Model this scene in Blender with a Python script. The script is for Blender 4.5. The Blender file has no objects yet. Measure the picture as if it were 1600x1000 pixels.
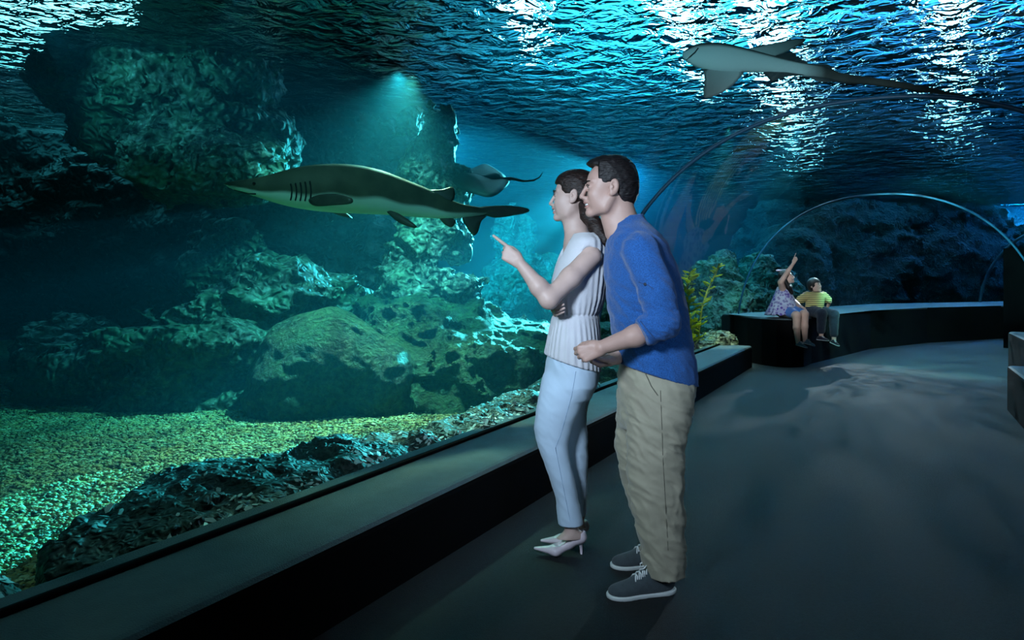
import bpy, bmesh, math, random
import numpy as np
from mathutils import Vector, Matrix

# ------------------------------------------------------------------ scene, camera, light
S = bpy.context.scene
COL = S.collection
S.view_settings.view_transform = 'Standard'
S.view_settings.look = 'None'
S.view_settings.gamma = 1.0
S.view_settings.exposure = 0.0
S.view_settings.use_curve_mapping = False
cy = S.cycles
cy.use_denoising = True
cy.denoiser = 'OPENIMAGEDENOISE'
cy.max_bounces = 7
cy.diffuse_bounces = 2
cy.glossy_bounces = 3
cy.transmission_bounces = 5
cy.transparent_max_bounces = 16
cy.volume_bounces = 0
cy.caustics_reflective = False
cy.caustics_refractive = False
cy.sample_clamp_indirect = 4.0
cy.use_light_tree = True

EYE = 1.23                 # height of the lens
FPX = 1600 * 24 / 36       # focal length in pixels
HX, HY = 800, 436          # where the horizon meets the middle of the frame

cam_d = bpy.data.cameras.new('camera')
cam_d.lens = 24; cam_d.sensor_width = 36; cam_d.shift_y = -0.04
cam_d.clip_start = 0.05; cam_d.clip_end = 200
cam = bpy.data.objects.new('camera', cam_d); COL.objects.link(cam)
cam.location = (0, 0, EYE); cam.rotation_euler = (math.radians(90), 0, 0)
S.camera = cam

world = bpy.data.worlds.new('world'); S.world = world
world.use_nodes = True
world.node_tree.nodes['Background'].inputs[0].default_value = (0.01, 0.03, 0.05, 1)
world.node_tree.nodes['Background'].inputs[1].default_value = 0.25

def at(px, py, Y):
    """point at depth Y that the lens sees at pixel (px, py)"""
    return Vector(((px - HX) / FPX * Y, Y, EYE + (HY - py) / FPX * Y))

def atz(px, py, z):
    """point at height z that the lens sees at pixel (px, py)"""
    Y = FPX * (EYE - z) / (py - HY)
    return at(px, py, Y)

HEAD = math.atan2(597, 1067)
DV = Vector((math.sin(HEAD), math.cos(HEAD), 0))       # along the tunnel
NV = Vector((math.cos(HEAD), -math.sin(HEAD), 0))      # across it, to the right
def T(o, t, z=0.0):
    v = DV * t + NV * o
    return Vector((v.x, v.y, z))

WATER_Z = 3.35

def aim(o, target):
    d = Vector(target) - o.location
    o.rotation_euler = d.to_track_quat('-Z', 'Y').to_euler()

def spot(name, loc, target, power, col, angle=60, size=0.3, blend=0.5):
    d = bpy.data.lights.new(name, 'SPOT'); d.energy = power; d.color = col
    d.spot_size = math.radians(angle); d.spot_blend = blend; d.shadow_soft_size = size
    o = bpy.data.objects.new(name, d); COL.objects.link(o); o.location = loc; aim(o, target)
    return o

def area(name, loc, target, power, col, sx=1.0, sy=None, spread=180):
    d = bpy.data.lights.new(name, 'AREA'); d.energy = power; d.color = col
    d.shape = 'RECTANGLE'; d.size = sx; d.size_y = sy or sx; d.spread = math.radians(spread)
    o = bpy.data.objects.new(name, d); COL.objects.link(o); o.location = loc; aim(o, target)
    return o

LIGHTS = []
TEAL = (0.35, 1.0, 0.80); CYAN = (0.45, 0.9, 1.0); BLUE = (0.30, 0.65, 1.0)
def gobo(o, scale=5.0, lo=0.25):
    """wave pattern thrown by the water onto what the lamp lights"""
    d = o.data; d.use_nodes = True; t = d.node_tree; em = t.nodes['Emission']
    c = t.nodes.new('ShaderNodeTexCoord'); v = t.nodes.new('ShaderNodeTexVoronoi'); v.feature = 'SMOOTH_F1'
    nz = t.nodes.new('ShaderNodeTexNoise'); nz.inputs['Scale'].default_value = scale * 0.6
    ad = t.nodes.new('ShaderNodeMixRGB'); ad.inputs[0].default_value = 0.35
    r = t.nodes.new('ShaderNodeValToRGB'); v.inputs['Scale'].default_value = scale
    r.color_ramp.elements[0].position = 0.1; r.color_ramp.elements[0].color = (lo, lo, lo, 1)
    r.color_ramp.elements[1].position = 0.7; r.color_ramp.elements[1].color = (1.7, 1.7, 1.7, 1)
    t.links.new(c.outputs['Normal'], nz.inputs['Vector']); t.links.new(c.outputs['Normal'], ad.inputs[1]); t.links.new(nz.outputs['Color'], ad.inputs[2])
    t.links.new(ad.outputs[0], v.inputs['Vector']); t.links.new(v.outputs['Distance'], r.inputs[0])
    t.links.new(r.outputs[0], em.inputs['Strength'])
WZ = 3.2
gobo(spot('added_tank_spot', at(966, 268, 12.4), at(660, 330, 7.6), 10000, (0.70, 0.95, 1.0), 26, 0.02), 9)  # added underwater spots with unseen sources; this one rims the spire
gobo(spot('added_tank_spot', at(972, 262, 11.8), at(720, 550, 6.9), 15000, (0.55, 1.0, 0.95), 24, 0.02), 14)
gobo(spot('added_tank_spot', at(625, 112, 6.35), at(555, 640, 6.35), 820, (0.42, 1.0, 0.85), 120, 0.04, 1.0), 9)
gobo(spot('added_tank_spot', at(645, 118, 6.45), at(560, 690, 5.2), 700, (1.0, 0.80, 0.42), 74, 0.04, 1.0), 12)  # added warm spot for the gravel
gobo(spot('added_tank_spot', at(60, 40, 5.2), at(290, 190, 6.8), 62, (0.35, 0.92, 1.0), 75, 0.02), 9)
gobo(spot('added_tank_spot', at(380, -40, 4.4), at(330, 520, 6.8), 60, (0.35, 0.92, 1.0), 62, 0.02), 9)
gobo(spot('added_tank_spot', at(1250, 200, 9.0), at(1110, 490, 11.5), 600, CYAN, 52, 0.02), 9)
gobo(spot('added_tank_spot', at(1140, 195, 9.0), at(1090, 500, 9.8), 600, (1.0, 0.95, 0.55), 36, 0.02), 12)  # added warm spot to bring out the kelp
gobo(spot('unseen_walkway_light', T(-0.3, 9.4, 2.3), T(1.2, 12.0, 0.68), 800, (0.30, 1.0, 0.92), 95, 0.03), 10, 0.1)  # added teal lamp for the bench top, source unseen
gobo(spot('unseen_walkway_light', T(-1.0, 12.6, 1.7), T(0.1, 8.2, 0.0), 300, (0.72, 0.92, 1.0), 62, 0.015), 16, 0.0)  # added low lamp that throws the light streaks on the floor
area('unseen_walkway_light', (1.5, 0.3, 1.6), (0.7, 2.9, 1.0), 2.2, (0.5, 0.75, 1.0), 0.8, 0.8, 70)  # added weak fill from the right of the lens
spot('added_tank_spot', at(545, 215, 12), (-0.5, 26, 1.8), 36000, (0.14, 0.72, 1.0), 62, 0.1)  # added spots tucked out of sight to brighten the far water
spot('added_tank_spot', at(978, 264, 11.8), (5.0, 26, 1.5), 16000, (0.12, 0.62, 1.0), 64, 0.1)
spot('added_tank_spot', at(688, 215, 8.6), (1.6, 16, 1.9), 3600, (0.12, 0.72, 1.0), 70, 0.1)
gobo(spot('added_tank_spot', T(-3.1, 0.9, 3.1), T(-2.6, 2.4, 0.2), 40, (0.7, 0.95, 0.8), 80, 0.02), 9)  # added spot for the near rocks and shells
spot('added_tank_spot', T(-2.7, 2.2, 3.0), at(540, 290, 5.1), 50, (0.6, 1.0, 0.95), 46, 0.05)  # added spot for the large shark
area('added_hall_light', T(3.5, 21, 5.6), T(3.5, 22, 7.0), 26000, (0.08, 0.40, 1.0), 6, 12)  # added lamps on the ceiling side, brightening the water surface with blue
area('added_hall_light', T(-5.5, 20, 5.6), T(-5.5, 20, 7.0), 9000, (0.10, 0.75, 0.95), 6, 12)
area('unseen_walkway_light', (-0.95, 0.5, 1.95), (0.45, 2.9, 1.35), 15, (0.64, 0.82, 1.0), 0.4, 0.4, 70)  # unseen key light on the couple from the camera side
spot('unseen_walkway_light', (1.3, 1.2, 1.9), at(1150, 95, 5.15), 300, (0.85, 0.95, 1.0), 40, 0.1)  # added spot brightening the belly of the small shark
spot('unseen_walkway_light', T(-0.9, 6.8, 2.1), at(1258, 470, 9.8), 190, (0.82, 0.92, 1.0), 20, 0.1)  # added spot brightening the children


# ------------------------------------------------------------------ materials
def srgb(r, g, b):
    f = lambda c: (c / 255 / 12.92) if c / 255 <= 0.04045 else ((c / 255 + 0.055) / 1.055) ** 2.4
    return (f(r), f(g), f(b), 1)

class NT:
    def __init__(s, name):
        s.m = bpy.data.materials.new(name); s.m.use_nodes = True
        s.t = s.m.node_tree; s.t.nodes.clear()
        s.out = s.t.nodes.new('ShaderNodeOutputMaterial')
    def n(s, kind, ins=None, **props):
        nd = s.t.nodes.new(kind)
        for k, v in props.items(): setattr(nd, k, v)
        for k, v in (ins or {}).items():
            if isinstance(v, tuple) and len(v) == 2 and hasattr(v[0], 'outputs'):
                s.t.links.new(v[0].outputs[v[1]], nd.inputs[k])
            elif hasattr(v, 'outputs'):
                s.t.links.new(v.outputs[0], nd.inputs[k])
            else:
                nd.inputs[k].default_value = v
        return nd
    def ramp(s, fac, stops, interp='LINEAR'):
        r = s.n('ShaderNodeValToRGB', {0: fac})
        r.color_ramp.interpolation = interp
        e = r.color_ramp.elements
        while len(e) > 1: e.remove(e[0])
        e[0].position = stops[0][0]; e[0].color = stops[0][1]
        for p, c in stops[1:]:
            x = e.new(p); x.color = c
        return r
    def link(s, a, ao, b, bi):
        s.t.links.new(a.outputs[ao], b.inputs[bi])
    def surf(s, sh):
        s.t.links.new(sh.outputs[0], s.out.inputs['Surface']); return s.m
    def coord(s, which='Object', scale=None):
        c = s.n('ShaderNodeTexCoord')
        if scale is None: return (c, which)
        mp = s.n('ShaderNodeMapping', {'Vector': (c, which), 'Scale': scale})
        return (mp, 0)

def g(v): return (v, v, v, 1)

def mat(name, col, rough=0.6, var=0.0, vscale=8, bump=0.0, bscale=40, spec=0.5, stretch=(1, 1, 1), coat=0.0, sheen=0.0, detail=6):
    """plain surface with a little procedural colour change and relief"""
    N = NT(name)
    co = N.coord('Object', stretch)
    base = col
    b = N.n('ShaderNodeBsdfPrincipled', {'Roughness': rough, 'Specular IOR Level': spec})
    if var > 0:
        nz = N.n('ShaderNodeTexNoise', {'Vector': co, 'Scale': vscale, 'Detail': 4.0})
        lo = tuple(c * (1 - var) for c in col[:3]) + (1,)
        hi = tuple(min(1, c * (1 + var)) for c in col[:3]) + (1,)
        r = N.ramp(nz, [(0.3, lo), (0.7, hi)])
        N.link(r, 0, b, 'Base Color')
    else:
        b.inputs['Base Color'].default_value = base
    if bump > 0:
        nb = N.n('ShaderNodeTexNoise', {'Vector': co, 'Scale': bscale, 'Detail': float(detail)})
        bp = N.n('ShaderNodeBump', {'Height': nb, 'Strength': bump, 'Distance': 0.02})
        N.link(bp, 0, b, 'Normal')
    if coat: b.inputs['Coat Weight'].default_value = coat
    if sheen: b.inputs['Sheen Weight'].default_value = sheen
    return N.surf(b)

# ------------------------------------------------------------------ object helpers
def link(name, me, m=None, parent=None, smooth=True):
    o = bpy.data.objects.new(name, me); COL.objects.link(o)
    if m is not None: me.materials.append(m)
    if parent is not None: o.parent = parent
    if smooth and len(me.polygons): me.polygons.foreach_set('use_smooth', [True] * len(me.polygons))
    return o

def mesh(name, V, F):
    me = bpy.data.meshes.new(name)
    me.from_pydata([tuple(map(float, v)) for v in V], [], [tuple(map(int, f)) for f in F]); me.update()
    return me

def fastmesh(name, V, Q):
    """V (n,3) float, Q (m,k) int arrays"""
    me = bpy.data.meshes.new(name)
    V = np.asarray(V, np.float32); Q = np.asarray(Q, np.int32); m, k = Q.shape
    me.vertices.add(len(V)); me.vertices.foreach_set('co', V.ravel())
    me.loops.add(m * k); me.loops.foreach_set('vertex_index', Q.ravel())
    me.polygons.add(m)
    me.polygons.foreach_set('loop_start', np.arange(0, m * k, k, dtype=np.int32))
    me.update(calc_edges=True); me.validate()
    return me

def empty(name, loc=(0, 0, 0), rz=0.0):
    o = bpy.data.objects.new(name, None); COL.objects.link(o)
    o.location = loc; o.rotation_euler = (0, 0, rz); o.empty_display_size = 0.1
    return o

def tag(o, label=None, cat=None, group=None, kind=None):
    if label: o['label'] = label
    if cat: o['category'] = cat
    if group: o['group'] = group
    if kind: o['kind'] = kind
    return o

def bm_obj(name, bm, m, parent=None, smooth=False):
    bmesh.ops.recalc_face_normals(bm, faces=bm.faces)
    me = bpy.data.meshes.new(name); bm.to_mesh(me); bm.free()
    return link(name, me, m, parent, smooth)

def under(o, parent):
    """parent o (built in world coordinates) under an empty"""
    o.parent = parent
    o.matrix_parent_inverse = Matrix.Translation(parent.location).inverted() if parent.rotation_euler.z == 0 else parent.matrix_basis.inverted()
    return o

def prism(name, pts, z0, z1, m, parent=None, bevel=0.0, seg=3):
    """a floor plan outline pulled up from z0 to z1"""
    bm = bmesh.new()
    lo = [bm.verts.new((p[0], p[1], z0)) for p in pts]
    hi = [bm.verts.new((p[0], p[1], z1)) for p in pts]
    n = len(pts)
    bm.faces.new(list(reversed(lo))); top = bm.faces.new(hi)
    for i in range(n):
        bm.faces.new((lo[i], lo[(i + 1) % n], hi[(i + 1) % n], hi[i]))
    if bevel:
        bmesh.ops.bevel(bm, geom=list(top.edges), offset=bevel, segments=seg, affect='EDGES', profile=0.5)
    return bm_obj(name, bm, m, parent, smooth=False)

def tube(name, pts, r, m, parent=None, seg=8, closed=False):
    """round tube along points; r a number or a list"""
    pts = [Vector(p) for p in pts]; n = len(pts)
    rs = r if isinstance(r, (list, tuple)) else [r] * n
    V, F = [], []
    up = Vector((0, 0, 1))
    for i, p in enumerate(pts):
        d = (pts[min(i + 1, n - 1)] - pts[max(i - 1, 0)]).normalized()
        a = d.cross(up)
        if a.length < 1e-3: a = d.cross(Vector((0, 1, 0)))
        a.normalize(); b = d.cross(a).normalized()
        for k in range(seg):
            an = 2 * math.pi * k / seg
            V.append(p + (a * math.cos(an) + b * math.sin(an)) * rs[i])
    for i in range(n - 1):
        for k in range(seg):
            F.append((i * seg + k, i * seg + (k + 1) % seg, (i + 1) * seg + (k + 1) % seg, (i + 1) * seg + k))
    F.append(tuple(range(seg))); F.append(tuple(reversed(range((n - 1) * seg, n * seg))))
    return link(name, mesh(name, V, F), m, parent)

# ------------------------------------------------------------------ noise and implicit shapes
_rng = np.random.RandomState(7)
_perm = _rng.permutation(256).astype(np.int32); _perm = np.concatenate([_perm, _perm, _perm])
_grad = _rng.normal(size=(256, 3)).astype(np.float32)
_grad /= np.linalg.norm(_grad, axis=1, keepdims=True)

def pnoise(x, y, z):
    xi = np.floor(x).astype(np.int32); yi = np.floor(y).astype(np.int32); zi = np.floor(z).astype(np.int32)
    xf = (x - xi).astype(np.float32); yf = (y - yi).astype(np.float32); zf = (z - zi).astype(np.float32)
    u = xf * xf * xf * (xf * (xf * 6 - 15) + 10); v = yf * yf * yf * (yf * (yf * 6 - 15) + 10); w = zf * zf * zf * (zf * (zf * 6 - 15) + 10)
    xi &= 255; yi &= 255; zi &= 255
    r = 0
    for dx in (0, 1):
        wx = u if dx else 1 - u
        hx = _perm[xi + dx]
        for dy in (0, 1):
            wy = v if dy else 1 - v
            hy = _perm[hx + yi + dy]
            for dz in (0, 1):
                wz = w if dz else 1 - w
                h = _perm[hy + zi + dz] & 255
                gr = _grad[h]
                r = r + wx * wy * wz * (gr[..., 0] * (xf - dx) + gr[..., 1] * (yf - dy) + gr[..., 2] * (zf - dz))
    return r * 1.6

def fbm(x, y, z, oct=4, gain=0.5, ridged=False):
    a = 1.0; f = 1.0; s = 0; tot = 0
    for i in range(oct):
        n = pnoise(x * f + 13.7 * i, y * f + 7.1 * i, z * f + 3.3 * i)
        if ridged: n = 1 - 2 * np.abs(n)
        s = s + a * n; tot += a; a *= gain; f *= 2.03
    return s / tot

def smin(a, b, k):
    if k <= 0: return np.minimum(a, b)
    h = np.clip(0.5 + 0.5 * (b - a) / k, 0, 1)
    return b * (1 - h) + a * h - k * h * (1 - h)

class Field:
    """implicit surface on a grid; shapes are blended in and it is meshed with surface nets"""
    def __init__(s, lo, hi, h):
        s.lo = np.array(lo, float) - 3 * h; s.h = h
        s.n = np.maximum(6, np.ceil((np.array(hi, float) + 3 * h - s.lo) / h).astype(int) + 1)
        s.F = np.full(s.n, 10.0, np.float32)
        s.ax = [(s.lo[i] + h * np.arange(s.n[i])).astype(np.float32) for i in range(3)]
    def block(s, lo, hi):
        i0 = np.clip(np.floor((np.array(lo) - s.lo) / s.h).astype(int), 0, s.n - 1)
        i1 = np.clip(np.ceil((np.array(hi) - s.lo) / s.h).astype(int) + 1, 1, s.n)
        i1 = np.maximum(i1, i0 + 1)
        sl = tuple(slice(a, b) for a, b in zip(i0, i1))
        return sl, s.ax[0][sl[0]][:, None, None], s.ax[1][sl[1]][None, :, None], s.ax[2][sl[2]][None, None, :]
    def put(s, sl, d, k, op):
        if op == 'add': s.F[sl] = smin(s.F[sl], d, k)
        elif op == 'sub': s.F[sl] = -smin(-s.F[sl], d, k)
        elif op == 'and': s.F[sl] = -smin(-s.F[sl], -d, k)
    def ell(s, c, r, k=0.01, rot=None, op='add'):
        c = np.array(c, float); r = np.array(r if hasattr(r, '__len__') else (r,) * 3, float)
        R = r.max() + k + 4 * s.h
        sl, X, Y, Z = s.block(c - R, c + R)
        x, y, z = X - c[0], Y - c[1], Z - c[2]
        if rot is not None:
            M = np.array(rot.inverted() if hasattr(rot, 'inverted') else rot)
            x, y, z = (M[0, 0] * x + M[0, 1] * y + M[0, 2] * z, M[1, 0] * x + M[1, 1] * y + M[1, 2] * z, M[2, 0] * x + M[2, 1] * y + M[2, 2] * z)
        k0 = np.sqrt((x / r[0]) ** 2 + (y / r[1]) ** 2 + (z / r[2]) ** 2)
        k1 = np.sqrt((x / r[0] ** 2) ** 2 + (y / r[1] ** 2) ** 2 + (z / r[2] ** 2) ** 2) + 1e-9
        s.put(sl, (k0 * (k0 - 1) / k1).astype(np.float32), k, op)
        return s
    def cone(s, a, b, ra, rb, k=0.01, sy=1.0, op='add'):
        """limb from a to b; sy widens it along y"""
        a = np.array(a, float); b = np.array(b, float)
        m = max(ra, rb) * max(1, sy) + k + 4 * s.h
        sl, X, Y, Z = s.block(np.minimum(a, b) - m, np.maximum(a, b) + m)
        ba = b - a
        px, py, pz = X - a[0], Y - a[1], Z - a[2]
        t = np.clip((px * ba[0] + py * ba[1] + pz * ba[2]) / max(1e-9, ba @ ba), 0, 1)
        dx, dy, dz = px - t * ba[0], (py - t * ba[1]) / sy, pz - t * ba[2]
        d = np.sqrt(dx * dx + dy * dy + dz * dz) - (ra + (rb - ra) * t)
        if sy < 1: d = d * sy
        s.put(sl, d.astype(np.float32), k, op)
        return s
    def chain(s, pts, rs, k=0.01, sy=1.0, op='add'):
        for i in range(len(pts) - 1):
            s.cone(pts[i], pts[i + 1], rs[i], rs[i + 1], k, sy, op)
        return s
    def box(s, c, r, k=0.01, rnd=0.0, rot=None, op='add'):
        c = np.array(c, float); r = np.array(r, float); R = np.linalg.norm(r) + k + 4 * s.h
        sl, X, Y, Z = s.block(c - R, c + R)
        x, y, z = X - c[0], Y - c[1], Z - c[2]
        if rot is not None:
            M = np.array(rot.inverted())
            x, y, z = (M[0, 0] * x + M[0, 1] * y + M[0, 2] * z, M[1, 0] * x + M[1, 1] * y + M[1, 2] * z, M[2, 0] * x + M[2, 1] * y + M[2, 2] * z)
        qx, qy, qz = np.abs(x) - r[0] + rnd, np.abs(y) - r[1] + rnd, np.abs(z) - r[2] + rnd
        d = np.sqrt(np.maximum(qx, 0) ** 2 + np.maximum(qy, 0) ** 2 + np.maximum(qz, 0) ** 2) + np.minimum(np.maximum(qx, np.maximum(qy, qz)), 0) - rnd
        s.put(sl, d.astype(np.float32), k, op)
        return s
    def plane(s, p, n, k=0.0):
        """keep only the side the normal points away from"""
        sl = (slice(None),) * 3
        X, Y, Z = s.ax[0][:, None, None], s.ax[1][None, :, None], s.ax[2][None, None, :]
        n = Vector(n).normalized()
        d = (X - p[0]) * n[0] + (Y - p[1]) * n[1] + (Z - p[2]) * n[2]
        s.F = -smin(-s.F, -d.astype(np.float32), k).astype(np.float32)
        return s
    def disp(s, fn, band=None):
        """add fn(x, y, z) near the surface"""
        band = band or 0.3
        idx = np.nonzero(np.abs(s.F) < band)
        if len(idx[0]):
            s.F[idx] += fn(s.ax[0][idx[0]], s.ax[1][idx[1]], s.ax[2][idx[2]]).astype(np.float32)
        return s
    def mesh(s, name, smooth=0):
        F = s.F
        F[0] = F[-1] = 1; F[:, 0] = F[:, -1] = 1; F[:, :, 0] = F[:, :, -1] = 1
        ins = F < 0
        c = np.zeros(tuple(k - 1 for k in F.shape), np.int8)
        for dx in (0, 1):
            for dy in (0, 1):
                for dz in (0, 1):
                    c += ins[dx:F.shape[0] - 1 + dx, dy:F.shape[1] - 1 + dy, dz:F.shape[2] - 1 + dz]
        act = (c > 0) & (c < 8)
        I, J, K = np.nonzero(act)
        vid = np.full(c.shape, -1, np.int32); vid[I, J, K] = np.arange(len(I))
        val = {}
        for dx in (0, 1):
            for dy in (0, 1):
                for dz in (0, 1): val[(dx, dy, dz)] = F[I + dx, J + dy, K + dz]
        acc = np.zeros((len(I), 3)); cnt = np.zeros(len(I))
        for a in val:
            for ax in range(3):
                if a[ax] == 0:
                    b = list(a); b[ax] = 1; b = tuple(b)
                    fa, fb = val[a], val[b]
                    m = (fa < 0) != (fb < 0)
                    t = np.where(m, fa / np.where(m, fa - fb, 1), 0)
                    for q in range(3):
                        acc[:, q] += np.where(m, a[q] + (t if q == ax else 0), 0)
                    cnt += m
        V = acc / np.maximum(cnt, 1)[:, None] + np.stack([I, J, K], 1)
        V = V * s.h + s.lo
        quads = []
        for ax in range(3):
            u, v = [(1, 2), (2, 0), (0, 1)][ax]
            A = [slice(None)] * 3; B = [slice(None)] * 3
            A[ax] = slice(0, -1); B[ax] = slice(1, None)
            ia, ib = ins[tuple(A)], ins[tuple(B)]
            P = np.nonzero(ia != ib); sgn = ia[P]
            P = np.stack(P, 1)
            ok = (P[:, u] > 0) & (P[:, v] > 0) & (P[:, u] < F.shape[u] - 1) & (P[:, v] < F.shape[v] - 1)
            P, sgn = P[ok], sgn[ok]
            def cell(du, dv):
                Q = P.copy(); Q[:, u] -= du; Q[:, v] -= dv
                return vid[Q[:, 0], Q[:, 1], Q[:, 2]]
            q = np.stack([cell(1, 1), cell(0, 1), cell(0, 0), cell(1, 0)], 1)
            q[~sgn] = q[~sgn][:, ::-1]
            quads.append(q)
        Q = np.concatenate(quads)
        Q = Q[(Q >= 0).all(1)]
        if smooth:
            E = np.concatenate([Q[:, [0, 1]], Q[:, [1, 2]], Q[:, [2, 3]], Q[:, [3, 0]]])
            for _ in range(smooth):
                A = np.zeros_like(V); n = np.zeros(len(V))
                for q in range(3):
                    A[:, q] = np.bincount(E[:, 0], V[E[:, 1], q], len(V)) + np.bincount(E[:, 1], V[E[:, 0], q], len(V))
                n = np.bincount(E[:, 0], minlength=len(V)) + np.bincount(E[:, 1], minlength=len(V))
                V = V * 0.5 + 0.5 * A / np.maximum(n, 1)[:, None]
        return fastmesh(name, V, Q)
    def obj(s, name, m, parent=None, smooth=1):
        o = link(name, s.mesh(name, smooth), m)
        if parent is not None: under(o, parent)
        return o

# ------------------------------------------------------------------ tunnel frames
A_ARCH, ARCH_H, OC = 1.96, 2.15, -0.2          # half width, rise above the sill, sideways centre
FR = []                                         # (centre, heading, half width, sill height)
for t in (-3.0, -1.5, 0.0, 1.8, 3.5, 5.21, 7.0, 9.0, 11.15):
    c = T(OC, t); FR.append((c.x, c.y, HEAD, A_ARCH, 0.30))
BEND = [((5.1, 12.0), 41), ((6.4, 13.6), 47), ((7.9, 15.0), 52), ((11.15, 16.3), 62), ((14.6, 17.6), 72), ((18, 18.3), 82)]
for (bx, by), hd in BEND:
    h = math.radians(hd); n = Vector((math.cos(h), -math.sin(h)))
    FR.append((bx + A_ARCH * n.x, by + A_ARCH * n.y, h, A_ARCH, 0.30))
P_EXP = 2.2
def arch_pt(fr, th, grow=0.0, sill=None, rise=None):
    """th 0 = left foot, pi = right foot"""
    cx, cy_, h, a, z0 = fr
    z0 = z0 if sill is None else sill
    H = (rise or ARCH_H) + grow; a = a + grow
    c, s_ = math.cos(th), math.sin(th)
    o = -math.copysign(abs(c) ** (2 / P_EXP), c) * a
    z = z0 + abs(s_) ** (2 / P_EXP) * H
    return Vector((cx + o * math.cos(h), cy_ - o * math.sin(h), z))

def arch_strip(name, frs, m, grow=0.0, n=40, sub=1):
    V, F = [], []
    for fr in frs:
        for i in range(n + 1): V.append(arch_pt(fr, math.pi * i / n, grow))
    for j in range(len(frs) - 1):
        for i in range(n):
            a = j * (n + 1) + i
            F.append((a, a + 1, a + n + 2, a + n + 1))
    return link(name, mesh(name, V, F), m)

# acrylic
N = NT('acrylic')
tr = N.n('ShaderNodeBsdfTransparent', {'Color': (0.95, 0.985, 0.99, 1)})
gl = N.n('ShaderNodeBsdfGlossy', {'Color': g(0.9), 'Roughness': 0.03})
lw = N.n('ShaderNodeLayerWeight', {'Blend': 0.12})
mm = N.n('ShaderNodeMath', {0: (lw, 'Fresnel'), 1: 0.10}, operation='MULTIPLY')
mx = N.n('ShaderNodeMixShader', {0: mm, 1: tr, 2: gl})
M_ACR = N.surf(mx)

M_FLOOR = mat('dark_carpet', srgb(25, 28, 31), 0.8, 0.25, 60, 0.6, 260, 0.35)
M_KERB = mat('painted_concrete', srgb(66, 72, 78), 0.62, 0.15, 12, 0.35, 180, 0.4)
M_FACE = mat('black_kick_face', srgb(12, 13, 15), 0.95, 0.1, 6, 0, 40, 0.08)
M_RIB = mat('joint_seal', srgb(16, 62, 88), 0.5, 0, 1, 0, 1, 0.3)
M_BLACK = mat('black_wall', srgb(8, 9, 12), 0.95, 0.2, 3, 0, 40, 0.05)
M_TANKW = mat('tank_wall_paint', srgb(70, 110, 125), 0.9, 0.35, 0.5, 0.5, 6)
M_DARKW = mat('dark_tank_wall', srgb(34, 42, 58), 0.9, 0.5, 0.45, 0.6, 3)

# floor of the walkway
fl = prism('floor', [(-9, -4), (24, -4), (24, 24), (3, 24), (-9, 1)], -0.12, 0.0, M_FLOOR); tag(fl, kind='structure')

# left kerb with the window sill
def kerb(name, o0, o1, t0, t1, h, lab=None):
    pts = [T(o0, t0), T(o1, t0), T(o1, t1), T(o0, t1)]
    o = prism(name, pts, 0.0, h, M_KERB, bevel=0.035, seg=3)
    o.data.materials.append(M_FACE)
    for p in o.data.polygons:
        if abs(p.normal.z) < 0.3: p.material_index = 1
    return tag(o, kind='structure')
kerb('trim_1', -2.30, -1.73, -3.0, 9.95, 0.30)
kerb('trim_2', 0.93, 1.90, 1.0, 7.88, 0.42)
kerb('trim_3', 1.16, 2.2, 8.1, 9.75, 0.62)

# curved bench the children sit on
front = [(3.46, 10.62), (3.50, 10.15), (3.58, 9.78), (3.70, 9.55), (3.88, 9.47), (4.08, 9.55), (4.35, 9.92), (4.9, 10.5), (6.3, 12.0), (8.0, 13.15), (10.1, 14.1), (13, 15.0)]
back = [(13.2, 17.4), (11.15, 16.45), (7.9, 15.1), (6.4, 13.7), (5.1, 12.1), (3.3, 10.75)]
bench = prism('bench', front + back, 0.0, 0.68, M_KERB, bevel=0.04)
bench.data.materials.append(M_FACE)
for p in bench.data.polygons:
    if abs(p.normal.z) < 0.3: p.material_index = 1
tag(bench, 'long curved dark bench with a teal-lit flat top, two children sitting on it', 'bench')

# acrylic panels and joints
def lerp_fr(f0, f1, k): return tuple(a + (b - a) * k for a, b in zip(f0, f1))
def sub_frames(frs, k=3):
    out = []
    for i in range(len(frs) - 1):
        for j in range(k): out.append(lerp_fr(frs[i], frs[i + 1], j / k))
    out.append(frs[-1]); return out
I1, I2, I3 = 5, 8, 12
secs = [FR[:I1 + 1], FR[I1:I2 + 1], FR[I2:I3 + 1], FR[I3:]]
for i, fs in enumerate(secs):
    w = arch_strip('window_%d' % (i + 1), sub_frames(fs), M_ACR); tag(w, kind='structure')
def rib(name, fr, r, m, y=0):
    pts = [arch_pt(fr, math.pi * i / 140) for i in range(141)]
    o = tube(name, pts, r, m, seg=8); tag(o, kind='structure'); return o
rib('trim_4', FR[I1], 0.016, M_RIB)
rib('trim_5', FR[I2], 0.014, M_RIB)
rib('trim_6', FR[I3], 0.035, M_RIB)
# dark seal along the foot of the glass
sl = tube('trim_7', [T(-2.15, -3, 0.305), T(-2.15, 9.9, 0.305)], 0.016, M_BLACK, seg=6); tag(sl, kind='structure')

# closing walls of the walkway
e0 = FR[0]
c0 = [arch_pt(e0, math.pi * i / 40, 0.05) for i in range(41)]
me = mesh('wall_behind', [p for p in c0] + [Vector((c0[0].x, c0[0].y, -0.1)), Vector((c0[-1].x, c0[-1].y, -0.1))], [list(range(41)) + [42, 41]])
tag(link('wall_behind', me, M_BLACK, smooth=False), kind='structure')
# black partition far right where the walkway turns out of sight
wf = prism('wall_far', [(8.78, 12.2), (11.9, 15.1), (14.5, 14.2), (13, 8.0)], 0.0, 1.78, M_BLACK); tag(wf, kind='structure')
wr = prism('wall_right', [T(2.3, 9.0), T(2.5, 9.0), T(2.5, 13.0), T(2.3, 13.0)], 0, 0.9, M_BLACK); tag(wr, kind='structure')

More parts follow.
